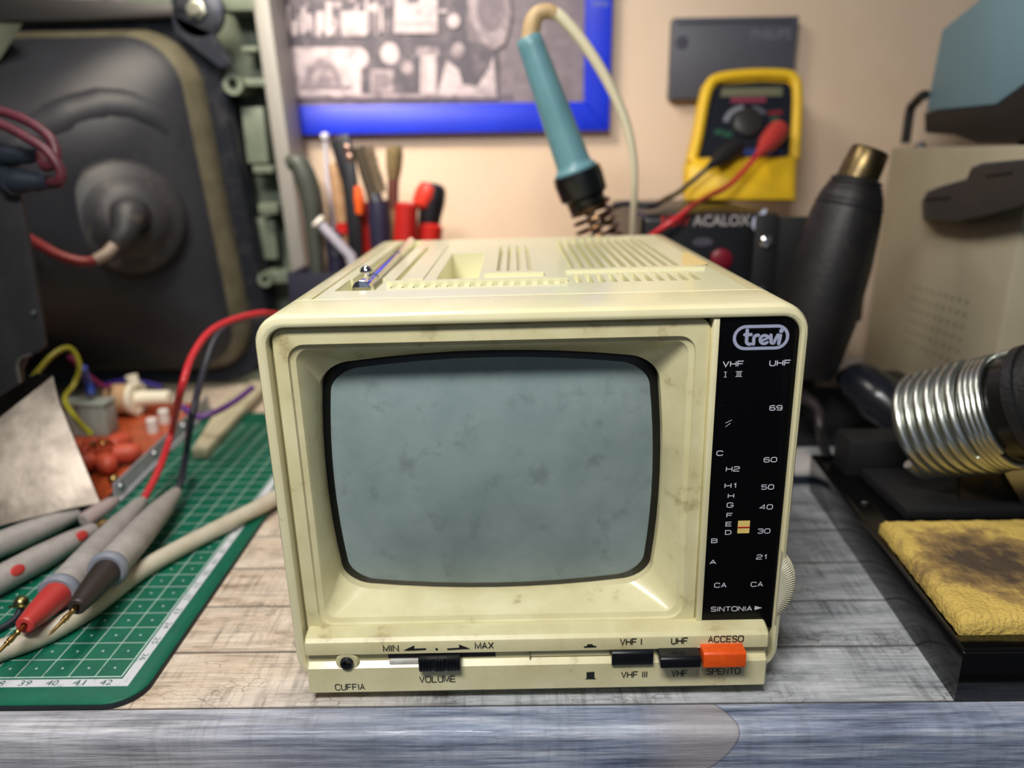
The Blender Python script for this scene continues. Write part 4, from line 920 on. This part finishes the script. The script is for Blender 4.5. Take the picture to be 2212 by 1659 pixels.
t = tool('screwdriver', 'thick red and black gripped screwdriver farthest from the big television', 'screwdriver', 922, 560, 36.6); y = 36.6
b = MB(); b.lathe(T(938, 396, y), T(916, 560, y), [(0, .3), (.1, .75), (.5, 1.0), (1.4, 1.05), (2.6, .9), (4.2, .85), (9, .8), (9, .2)], 18); b.build('handle', tbk, t)
b = MB(); b.lathe(T(931, 398, y-.35), T(905, 452, y-.35), [(0, .3), (.15, .72), (.8, .9), (1.7, .8), (2.1, .4), (2.2, .1)], 16); lab(b.build('end_cap', M('bright_red_cap', (226, 60, 44), .36), t), 'bright red end cap')
b = MB(); b.lathe(T(930, 482, y-.5), T(924, 560, y-.5), [(0, .5), (.2, 1.0), (3, 1.0), (3, .2)], 16); lab(b.build('grip_band', tred, t), 'red lower grip')
t = tool('grey_mallet', 'pale grey rod with a white round head leaning over the front of the rack', 'tool', 730, 560, 32.6)
y = 32.4; p0, p1 = T(688, 480, y), T(757, 552, y)
b = MB(); b.lathe(p0, p1, [(-.2, .35), (-.2, .52), (.05, .56), (.12, .5), (.12, .1)], 18); b.build('head', M('white_head', (236, 226, 214), .4), t)
b = MB(); b.tube([p0, p1, Vector((p1.x+.6, y, 6)), Vector((p1.x+.9, y, .45))], [.36, .4, .4, .4], 14); b.build('shaft', M('lilac_grey_rod', (172, 170, 184), .4), t)
for px, lb, m_ in ((682, 'purple grey ribbed screwdriver handle below the cutting pliers', M('purple_grey_grip', (92, 84, 104), .5)), (720, 'navy screwdriver handle beneath the pale mallet head', navy)):
    y = 34.35 if px > 690 else 37.0
    t = tool('small_screwdriver', lb, 'screwdriver', px, 560, y)
    b = MB(); a, c = T(px, 500, y), T(px+14, 640, y); pr_ = [(0, .3), (.2, .7)]
    for k in range(5): pr_ += [(.4+.35*k, .72), (.55+.35*k, .62)]
    b.lathe(a, c, pr_+[(3, .72), (6, .6), (6, .2)], 16); b.build('handle', m_, t)
    b = MB(); b.lathe(a, a*2-c, [(-.05, .3), (.1, .22), (.3, .1)], 12); b.build('end_button', m_, t)

# ================================================================== soldering iron in its spring stand, behind the television
t = thing('soldering_iron', 'pale blue handled soldering iron standing upright in a black spring stand', 'soldering iron', (19, 24.6, 12))
yi = 24.6; bl_m = M('teal_blue_handle', (98, 142, 154), .36, noise=(.4, (90, 134, 146), .4, .7)); I_ = lambda px, py, y=yi: PY(px, py, y)
p0, p1 = I_(1141, 80), I_(1247, 378); L = (p1-p0).length; ax = (p1-p0).normalized()
b = MB(); b.lathe(p0, p1, [(0, .3), (0, .68), (.12, .78), (.5, .80), (L*.5, .95), (L*.9, 1.08), (L*.93, 1.12), (L*.955, 1.34), (L*.985, 1.34), (L, 1.2), (L, .3)], 28); b.build('handle', bl_m, t)
b = MB(); b.tube([p0+ax*.3, I_(1150, 52), I_(1162, 30), I_(1186, 24), I_(1200, 32)], [.55, .52, .47, .42, .38], 14, smoothn=5); lab(b.build('strain_relief', M('tan_rubber', (178, 152, 112), .5), t), 'tan strain relief')
b = MB(); b.tube([I_(1190, 25), I_(1215, 40), I_(1262, 95), I_(1312, 175), I_(1350, 260), I_(1368, 340), I_(1370, 420, 24.9), I_(1366, 500, 25.8), I_(1362, 600, 26.8), I_(1355, 720, 27.5)], [.37, .36, .34, .32, .29, .25, .22, .2, .2, .2], 12, smoothn=6)
lab(b.build('cord', M('cream_cord', (214, 206, 178), .45), t), 'cream cord')
ax2 = (I_(1300, 540)-I_(1252, 395)).normalized(); p2 = I_(1250, 372)
b = MB(); b.lathe(p1+ax2*.1, p1+ax2*8, [(0, .4), (.2, .32), (5, .3), (6.5, .12)], 12); b.build('barrel', steel, t)
st = thing('spring_iron_stand', 'black collared spring stand holding the pale blue soldering iron', 'iron stand', (19, 24.6, 0))
b = MB(); b.lathe(p1, p1+ax2, [(-.2, 1.42), (-.2, 1.50), (.3, 1.56), (1.3, 1.5), (1.5, 1.22), (2.3, 1.15), (2.4, 1.1), (2.4, .9), (1.2, .9), (.6, 1.42), (-.2, 1.42)], 32, cap=False); b.build('collar', M('stand_black', (12, 14, 16), .3), st)
br_m = M('bronzed_spring_wire', (120, 92, 66), .3, 1.)
b = MB(); b.coil(p2+ax2*1.8, p2+ax2*7.4, 1.22, .13, 10, r2=1.4); b.build('coil', br_m, st)
e_ = p2+ax2*7.5
b = MB(); b.tube([e_+Vector((-.2, 0, .3)), Vector((e_.x-.6, yi, 5)), Vector((e_.x-.8, yi, .5))], .3, 10, smoothn=4); b.build('post', blackmat, st)
b = MB(); b.lathe((e_.x-.8, yi, 0), (e_.x-.8, yi, 1), [(0, 2.1), (.1, 2.3), (.6, 2.3), (.7, 2.1), (.7, .1)], 30); b.build('base', blackmat, st)

# ================================================================== black appliance and the yellow multimeter on it
ap = thing('charger_unit', 'black box appliance with a bright name strip standing under the yellow multimeter', 'appliance', ((bx0+bx1)/2, yb+8, 0))
gb = M('appliance_black', (18, 18, 22), .4)
b = MB(); b.box(bx0, bx1, yb, yb+16.5, .3, BZ); b.build('housing', gb, ap, .5, bseg=4)
for x in (bx0+1, bx1-1): b = MB(); b.box(x-.5, x+.5, yb+.6, yb+15.9, 0, .35); b.build('foot', blackmat, ap)
b = MB(); o = PY(1428, 489, yb-.02); u_ = PY(1489, 489, yb-.02); v_ = PY(1428, 466, yb-.02)
b.fit_text('NEW', o, (u_.x-o.x, 0, 0), (0, 0, v_.z-o.z), .02); b.k = 1
o = PY(1496, 489, yb-.02); u_ = PY(1620, 489, yb-.02); b.fit_text('ACALOX', o, (u_.x-o.x, 0, 0), (0, 0, v_.z-o.z), .02)
b.build('name_lettering', [M('red_lettering', (190, 40, 42), .5), M('silver_lettering', (170, 164, 162), .5)], ap)
b = MB(); q = PY(1637, 480, yb-.01); e1 = [q+Vector((.38*math.cos(a), 0, .52*math.sin(a)-.05)) for a in [k*math.pi/12 for k in range(24)]]; b.add(e1, [tuple(range(24))])  # flat pale oval with a leaf shape, laid on the front right of the name
q2 = q+Vector((.22, -.002, .5)); b.add([q2+Vector((.34*math.cos(a)*.6-.0+.22*math.sin(a), 0, .34*math.sin(a))) for a in [k*math.pi/8 for k in range(16)]], [tuple(range(16))])
lab(b.build('leaf_oval', M('pale_leaf_oval', (206, 210, 236), .4), ap), 'pale rounded oval with a leaf shape')
b = MB(); q = PY(1518, 523, yb); b.lathe(q+Vector((0, .03, 0)), q, [(0, .66), (.04, .66), (.05, .5), (.05, 0)], 24); o_ = b.build('status_window', M('dim_lilac_window', (84, 78, 92), .4), ap); o_.scale = (1, 1, .42)
b = MB(); q = PY(1556, 560, yb); b.lathe(q+Vector((0, .1, 0)), q, [(0, .7), (.4, .7), (.5, .55), (.5, 0)], 24); lab(b.build('red_knob', M('dark_red_knob', (120, 14, 34), .4), ap), 'dark red knob')

mm = thing('multimeter', 'yellow holstered multimeter leaning back on the black box appliance', 'multimeter', P0)
yel = M('yellow_rubber_holster', (240, 196, 36), .45, noise=(.3, (230, 184, 30), .4, .7))
outl = [(1484, 436), (1483, 370), (1500, 300), (1514, 225), (1524, 185), (1540, 167), (1580, 158), (1640, 154), (1700, 156), (1720, 164), (1729, 182), (1730, 240), (1724, 340), (1719, 436)]
b = MB(); b.prism([Fm(x, y) for x, y in outl], (0, 1.7, 0)); b.build('holster_shell', yel, mm, .25, bseg=3)
b = MB(); b.tube([Fm(x, y, .15) for x, y in [(1494, 350), (1507, 300), (1520, 225), (1531, 188), (1545, 172), (1582, 164), (1640, 160), (1698, 162), (1713, 169), (1721, 185), (1722, 240), (1716, 345)]], .42, 12, smoothn=4); b.build('holster_rim', yel, mm)
b = MB(); po = [(1484, 436), (1483, 365), (1498, 340), (1530, 348), (1580, 346), (1640, 345), (1690, 342), (1712, 332), (1720, 345), (1719, 436)]
b.loops([[Fm(x, y, -.2) for x, y in po], [Fm(x, y, .7) for x, y in po], [Fm(1601+(x-1601)*.94, 388+(y-388)*.88, 1.05) for x, y in po]]); b.build('holster_pocket', yel, mm, smooth_ang=60)
for x in (1487, 1700): b = MB(); b.prism([Fm(x, 424, .6), Fm(x+17, 424, .6), Fm(x+17, 436, .6), Fm(x, 436, .6)], (0, 1.6, 0)); b.build('holster_foot', yel, mm, .1)
face = M('meter_face', (26, 30, 40), .3)
b = MB(); fo = [(1508, 340), (1522, 290), (1532, 230), (1540, 195), (1553, 182), (1640, 176), (1700, 178), (1711, 190), (1712, 250), (1706, 338)]
b.prism([Fm(x, y, .12) for x, y in fo], -NN*.2); fc = b.build('face_plate', face, mm)
def fprism(pts, d, m, name, h=.06): b = MB(); b.prism([Fm(x, y, d) for x, y in pts], -NN*h); return b.build(name, m, fc)
fprism([(1560, 190), (1690, 188), (1690, 207), (1556, 209)], .17, M('display_glass', (112, 112, 90), .3), 'display')
fprism([(1580, 211), (1655, 210), (1654, 221), (1578, 222)], .17, M('magenta_label', (132, 46, 74), .5), 'magenta_strip')
dk = (1614, 266); b = MB()
for a0, a1, k in ((35, 75, 1), (100, 175, 0)):
    ps = [(dk[0]+52*math.cos(math.radians(a0+(a1-a0)*i/10)), dk[1]-40*math.sin(math.radians(a0+(a1-a0)*i/10))) for i in range(11)]; pi_ = [(dk[0]+40*math.cos(math.radians(a0+(a1-a0)*i/10)), dk[1]-31*math.sin(math.radians(a0+(a1-a0)*i/10))) for i in range(11)]
    b.k = k; b.loops([[Fm(x, y, .15) for x, y in ps], [Fm(x, y, .15) for x, y in pi_]], False, False, closed=False)
b.build('range_scale', [M('scale_grey', (128, 128, 138), .5), M('scale_dim', (84, 86, 96), .5)], fc)
q = Fm(*dk, .12); b = MB(); b.lathe(q, q+NN, [(0, 1.15), (.4, 1.1), (.45, 1.0), (.45, 0)], 26); b.box(-.12, .12, -.5, .5, -1, 1) if False else None; b.build('range_knob', M('knob_charcoal', (44, 42, 40), .4), fc)
for px, py in ((1553, 285), (1572, 290), (1674, 258)): fprism([(px-9, py-6), (px+9, py-6), (px+9, py+6), (px-9, py+6)], .17, M('green_legend', (24, 78, 56), .5), 'green_legend')
fprism([(1660, 240), (1690, 238), (1690, 247), (1660, 249)], .17, M('red_legend', (120, 26, 40), .5), 'red_legend')
fprism([(1590, 322), (1690, 320), (1690, 334), (1588, 336)], .17, M('blue_legend', (36, 56, 120), .5), 'blue_legend')

# ================================================================== right of the television
# --- beige bench station, its perforated side towards us
fa, na = Vector((44.8, 38.2, 0)), Vector((43.24, 19.0, 0)); dv = (na-fa).normalized(); out_n = Vector((dv.y, -dv.x, 0)); out_n = out_n if out_n.x < 0 else -out_n
stm = M('beige_station_paint', (184, 174, 148), .5, noise=(.15, (174, 164, 138), .4, .7))
sn = thing('bench_station', 'beige metal bench station with a grid of vent holes and black handle', 'station', (52, 28, 0))
ZS = PP(1925, 320, fa, out_n).z
b = MB(); r_ = -out_n*22; b.prism([fa, na, na+r_, fa+r_], (0, 0, ZS)); b.build('case', stm, sn, .25)
F2 = lambda px, py, d=0: PP(px, py, fa+out_n*d, out_n)
hole = M('vent_hole_dark', (112, 104, 88), .7); b = MB(); hs = []
h00, h10, h01, h11 = F2(1976, 620), F2(2089, 653), F2(1953, 735), F2(2063, 785)
for j in range(6):
    for i in range(9):
        u_, v_ = i/8, j/5; p = (h00*(1-u_)+h10*u_)*(1-v_)+(h01*(1-u_)+h11*u_)*v_
        b.add([q for q in disc(p+out_n*.004, .14, out_n, 12)], [tuple(range(12))])
b.build('vent_holes', hole, sn)
clipm = M('charcoal_handle_plastic', (44, 46, 54), .4)
cl = [(1990, 438), (2002, 414), (2032, 402), (2088, 386), (2098, 362), (2122, 352), (2235, 342), (2240, 432), (2190, 452), (2120, 470), (2062, 479), (1993, 472)]
b = MB(); b.loops([[F2(x, y, 0) for x, y in cl], [F2(x, y, 1.3) for x, y in cl], [F2(2110+(x-2110)*.95, 415+(y-415)*.9, 1.7) for x, y in cl]]); hn = b.build('carry_handle', clipm, sn, smooth_ang=30)
for q in ([(1996, 428), (2052, 424), (2052, 432), (1996, 436)], [(2128, 378), (2186, 370), (2186, 377), (2128, 386)]):
    b = MB(); b.prism([F2(x, y, 1.72) for x, y in q], -out_n*.3); b.build('handle_slot', blackmat, hn)
# --- blue grey instrument on top of it
im = M('blue_grey_instrument_paint', (128, 164, 178), .55, noise=(.1, (120, 156, 170), .4, .7))
ins = thing('bench_instrument', 'blue grey chamfered instrument on a black base standing on the beige station', 'instrument', (54, 27, ZS))
G = lambda px, py, d=-1.2: PP(px, py, fa+out_n*d, out_n)
b = MB(); sp_ = [(1999, 241), (2034, 64), (2135, -18), (2300, -140), (2300, 110), (2212, 181), (2150, 226)]
b.prism([G(x, y) for x, y in sp_], -out_n*16); b.build('casing', im, ins, .15)
b = MB(); bp_ = [(1996, 243), (2152, 227), (2214, 182), (2300, 112), (2300, 300), (2205, 296), (2198, 306), (2108, 310), (2060, 292), (1997, 287)]
b.prism([G(x, y, -1.1) for x, y in bp_], -out_n*16.2); b.build('base', M('instrument_black', (24, 20, 20), .6), ins, .1)
b = MB(); q = [G(x, y, -1.0) for x, y in ((1999, 205), (1990, 208), (1968, 232), (1964, 250))]
b.tube(q+[Vector((q[-1].x, q[-1].y, ZS+.35))], .36, 10); b.build('tilt_bail', M('bail_black', (18, 16, 18), .5), ins)
g = G(1988, 312, -1.0); b = MB(); b.lathe((g.x, g.y, ZS), (g.x, g.y, ZS+1), [(.02, .45), (.25, .45), (.4, .3), (.42, 0)], 18); b.build('chrome_foot', chrome, ins)
g = G(2230, 300, -3.0)
for e in (3.0, 12.0): b = MB(); p = G(2225, 300, -1.1-e); b.lathe((p.x, p.y, ZS), (p.x, p.y, ZS+2), [(.02, .6), (1.0, .6), (1.0, .1)], 14); b.build('foot', blackmat, ins)

# --- hot air gun upright in its bracket
gun_m = M('hot_air_gun_black', (22, 19, 20), .5, noise=(.6, (38, 30, 28), .5, .72), bump=(3, .3))
hg = thing('hot_air_gun', 'black hot air gun with a brass nozzle pointing up, between black appliance and beige station', 'hot air gun', (31.5, 21.8, 1))
yg = 21.8; G2 = lambda px, py, y=yg: PY(px, py, y)
p0, p1, p2 = G2(1722, 800), G2(1852, 385), G2(1884, 318)
ax = (p1-p0).normalized(); L = (p1-p0).length; k_ = (p0-CAM).dot(RF)/FPX
b = MB(); b.lathe(p0, p1, [(-.3, 1.2), (0, 2.1), (.6, 2.3), (L*.3, 2.45), (L*.6, 2.3), (L*.82, 2.0), (L*.92, 1.75), (L, 1.25), (L+.15, .9)], 30); b.build('body', gun_m, hg)
ax3 = (p2-p1).normalized(); b = MB(); L3 = (p2-p1).length; b.lathe(p1-ax3*.3, p2, [(0, 1.15), (L3*.5, 1.14), (L3, 1.08), (L3+.15, 1.0), (L3+.15, .75), (L3-.3, .75), (L3-.3, 0)], 24); lab(b.build('nozzle', M('heat_tinted_brass', (124, 106, 72), .35, 1., noise=(1, (80, 70, 56), .4, .7)), hg), 'heat tinted brass nozzle')
for k in range(6):
    b = MB(); q = p0+ax*(L*.86+.28*k); rr = 1.95-.1*k; b.lathe(q, q+ax, [(0, rr-.1), (.05, rr), (.14, rr), (.2, rr-.1)], 30); b.build('cooling_ring', gun_m, hg)
b = MB(); q = p0-ax*.6; b.tube([q+ax*.8, q-ax*.6, G2(1764, 880, 19.5), G2(1772, 930, 18.2), PZ(1788, 985, .5), PZ(1826, 1000, .5), PZ(1860, 975, .5)], [.8, .5, .32, .3, .3, .3, .3], 12, smoothn=6); lab(b.build('hose', M('gun_hose', (40, 34, 36), .45), hg), 'black hose')
bk = thing('gun_holder', 'black bracket with chrome screws that holds the hot air gun', 'holder', (33, 24, 0))
for sx in (-1, 1):
    c = p0+ax*(L*.52)+Vector((sx*3.0, 0, 0)); b = MB(); b.box(c.x-.75, c.x+.75, yg+2.6, yg+2.95, c.z-3.6, c.z+3.4); arm = b.build('side_plate', blackmat, bk, .15)
    for dz in (-1.6, 1.7): b = MB(); q = Vector((c.x, yg+2.6, c.z+dz)); b.lathe(q+Vector((0, .1, 0)), q, [(0, .42), (.2, .42), (.35, .3), (.38, 0)], 18); b.build('screw', chrome, arm)
c = p0+ax*(L*.52); b = MB(); b.box(c.x-3.4, c.x+3.4, yg+2.95, yg+3.3, c.z-3.4, c.z+3.2); b.build('back_plate', blackmat, bk, .1)
b = MB(); b.box(c.x-1.2, c.x+1.2, yg+2.7, yg+3.2, .5, c.z-3); b.build('post', blackmat, bk, .1)
b = MB(); b.box(c.x-3, c.x+5, yg+.4, yg+3.3, 0, .6); b.build('base_plate', blackmat, bk, .15)
b = MB(); b.box(33.6, 42.2, 23.4, 27.4, 0, 3.8); b.build('base_block', blackmat, bk, .3)
# --- dark rubber grip lying in front of the station
b = MB(); yq = 20.5; G3 = lambda px, py, y: PY(px, py, y)
b.tube([PD(1815, 838, 46.6), PD(1850, 826, 46.2), PD(1900, 862, 45.0), PD(1950, 905, 44.0), PD(2010, 945, 43)], [.6, 1.35, 1.5, 1.1, .8], 16, smoothn=5)
zlow = min(v.z for v in b.v)
t = b.build('rubber_grip', M('glossy_black_rubber', (30, 32, 40), .25)); tag(t, 'glossy dark rubber grip lying behind the coiled spring holder', 'tool grip')
# --- small pale box
q0 = PZ(1722, 1040, 0); b = MB(); b.box(31.0, 32.9, 16.5, 20.0, 0, .45)
pb = thing('small_case', 'small pale topped case with a dark base between the television and the black tray', 'case', (31.9, 18.2, 0)); b.build('base', M('case_dark_blue', (30, 40, 56), .35), pb, .15)
b = MB(); b.box(31.06, 32.84, 16.56, 19.94, .45, 1.0); lab(b.build('lid', M('case_white', (222, 216, 214), .35), pb, .2), 'pale lid')

# ================================================================== soldering iron holder with sponge
gloss = M('gloss_black_plastic', (8, 8, 9), .12, noise=(9, (30, 30, 28), .70, .78), spec=.5)
sd = thing('sponge_tray', 'glossy black iron holder tray at the bench edge, carrying the coiled spring', 'tray', (40, 7, 0))
TZ = 2.2
def tr(i, z): return [Vector((30.25+i, -1.40+i, z)), Vector((31.75+i, 15.8-i, z)), Vector((56, 15.8-i, z)), Vector((56, -1.40+i, z))]
def tr2(i, z): return [Vector((30.25+i, -.75+i, z)), Vector((31.75+i, 15.8-i, z)), Vector((56, 15.8-i, z)), Vector((56, -.75+i, z))]
b = MB(); b.loops([tr(0, 0), tr(-.12, TZ-.05), tr(.0, TZ), tr2(.16, TZ), tr2(.22, TZ-.25)]); b.build('tray_body', gloss, sd, .06)
for px, py in ((1868, 1082), (1960, 1108), (2005, 1098), (2053, 1103), (2058, 1112), (2016, 1056)):
    p = PZ(px, py, TZ-.1); 
    b = MB(); b.lathe((p.x, p.y, TZ-.27), (p.x, p.y, 5), [(0, .16), (.1, .15), (.14, .08), (.14, 0)], 14); b.build('screw', chrome, sd)
b = MB(); b.box(32.6, 46, 13.4, 15.3, TZ-.3, 4.0); b.build('rear_block', blackmat, sd, .15)
b = MB(); b.box(33.2, 44, 8.4, 13.2, TZ-.26, TZ+.35); b.build('spring_plinth', blackmat, sd, .15)
# sponge
spm = bpy.data.materials.new('scorched_sponge'); spm.use_nodes = True; nt = spm.node_tree; pb_ = nt.nodes['Principled BSDF']; tc = nt.nodes.new('ShaderNodeTexCoord')
def nz(sc_, det=6): 
    n = nt.nodes.new('ShaderNodeTexNoise'); n.inputs['Scale'].default_value = sc_; n.inputs['Detail'].default_value = det; nt.links.new(tc.outputs['Object'], n.inputs['Vector']); return n.outputs['Fac']
gr_ = nt.nodes.new('ShaderNodeTexGradient'); gr_.gradient_type = 'SPHERICAL'; mp = nt.nodes.new('ShaderNodeMapping'); mp.vector_type = 'TEXTURE'
nt.links.new(tc.outputs['Object'], mp.inputs[0]); nt.links.new(mp.outputs[0], gr_.inputs[0])
mul = nt.nodes.new('ShaderNodeMath'); mul.operation = 'MULTIPLY_ADD'; nt.links.new(nz(130, 8), mul.inputs[0]); mul.inputs[1].default_value = 1.1; mul.inputs[2].default_value = -.55
ad = nt.nodes.new('ShaderNodeMath'); ad.operation = 'ADD'; nt.links.new(gr_.outputs['Fac'], ad.inputs[0]); nt.links.new(mul.outputs[0], ad.inputs[1])
r1 = nt.nodes.new('ShaderNodeValToRGB'); e = r1.color_ramp.elements; e[0].position = .12; e[0].color = (*lin((222, 190, 100)), 1); e[1].position = .72; e[1].color = (*lin((84, 68, 52)), 1)
e2 = e.new(.34); e2.color = (*lin((164, 134, 80)), 1); nt.links.new(ad.outputs[0], r1.inputs[0]); nt.links.new(r1.outputs[0], pb_.inputs['Base Color']); pb_.inputs['Roughness'].default_value = .85
bn = nt.nodes.new('ShaderNodeBump'); bn.inputs['Strength'].default_value = .9; bn.inputs['Distance'].default_value = .0016; nt.links.new(nz(600, 8), bn.inputs['Height']); nt.links.new(bn.outputs['Normal'], pb_.inputs['Normal'])
mp.inputs['Location'].default_value = (-.0480, .001, .0); mp.inputs['Scale'].default_value = (.040, .036, .05)
b = MB(); nx, ny = 90, 54; from mathutils import noise as mn
fl, bl_, brr, frr = Vector((30.66, -.42, 0)), Vector((31.36, 7.1, 0)), Vector((47, 7.1, 0)), Vector((47, -.42, 0))
top = []
for j in range(ny+1):
    for i in range(nx+1):
        u_, v_ = i/nx, j/ny; p = (fl*(1-u_)+frr*u_)*(1-v_)+(bl_*(1-u_)+brr*u_)*v_
        ed = min(i, nx-i, j, ny-j); z = 2.72+.05*mn.noise(p*1.7)+.05*mn.noise(p*7)-(.22 if ed == 0 else .06 if ed == 1 else 0)
        top.append(Vector((p.x+.05*mn.noise(p*3), p.y+.05*mn.noise(p*3+Vector((5, 0, 0))), z)))
fs = [(j*(nx+1)+i, j*(nx+1)+i+1, (j+1)*(nx+1)+i+1, (j+1)*(nx+1)+i) for j in range(ny) for i in range(nx)]
rim = [i for i in range(nx+1)]+[j*(nx+1)+nx for j in range(1, ny+1)]+[ny*(nx+1)+i for i in range(nx-1, -1, -1)]+[j*(nx+1) for j in range(ny-1, 0, -1)]
lowv = [Vector((top[i].x, top[i].y, TZ-.18)) for i in rim]; n0 = len(top)
fs += [(rim[k], rim[(k+1) % len(rim)], n0+(k+1) % len(rim), n0+k) for k in range(len(rim))]+[tuple(n0+k for k in range(len(rim)))]
b.add(top+lowv, fs)
tag(b.build('cleaning_sponge', spm, smooth_ang=70), 'yellow cleaning sponge with a brown scorched middle in the black tray', 'sponge')
# spring, collar and bracket
A, B = PD(1990, 922, 36.4), PD(2196, 884, 32.6); ax = (B-A).normalized(); L = (B-A).length
zinc = M('bright_zinc_wire', (206, 210, 204), .3, 1.)
b = MB(); b.coil(A, A+ax*L*.74, 2.42, .26, 6.4, 40, 10, r2=2.5); b.coil(A+ax*L*.74, A+ax*L*.96, 2.5, .17, 4, 40, 10); b.tube([A+Vector((0, 0, 2.2)), A+ax*.5+Vector((0, -.1, 2.75)), B+Vector((.3, 0, 2.85))], .17, 10, smoothn=5)
sg = b.build('coil_spring', zinc, sd)
b = MB(); b.lathe(A+ax*L*.92, A+ax*10, [(0, 1.9), (0, 2.28), (.1, 2.36), (1.9, 2.36), (1.9, 1.9)], 36); lab(b.build('inner_sleeve', M('sleeve_black', (16, 15, 14), .25), sg), 'black inner sleeve')
b = MB(); b.lathe(A+ax*(L+.75), A+ax*10, [(0, 2.2), (0, 2.62), (.08, 2.7), (.5, 2.72), (.55, 2.6), (1.2, 2.6), (1.25, 2.75), (1.9, 2.75), (1.9, 2.2)], 36); lab(b.build('end_collar', M('granular_black', (26, 26, 28), .45, bump=(6, .6)), sg), 'granular black collar')
b = MB(); q = A+Vector((0, 0, 2.55)); b.ball(q, .3, 14, 8); b.build('spring_end', zinc, sg)
yk = B.y+1.2
b = MB(); KK = lambda px, py: PY(px, py, yk)
b.prism([KK(2078, 1112), KK(2072, 1040), KK(2110, 1000), KK(2160, 985), KK(2240, 1112), KK(2240, 1130)], (0, .2, 0)); br_ = b.build('bracket', M('dark_bronze_plate', (62, 54, 44), .4, .6), sd)
for px, py in ((2135, 1046), (2166, 1092)):
    b = MB(); q = KK(px, py); b.lathe(q+Vector((0, .05, 0)), q, [(0, .28), (.07, .28), (.07, 0)], 18); b.build('bracket_hole', blackmat, br_)
yk -= .4
b = MB(); b.prism([KK(2150, 986), KK(2172, 968), KK(2300, 940), KK(2300, 1180), KK(2222, 1112)], (0, .12, 0)); b.build('silver_arm', M('satin_silver_plate', (190, 188, 196), .3, 1.), sd)
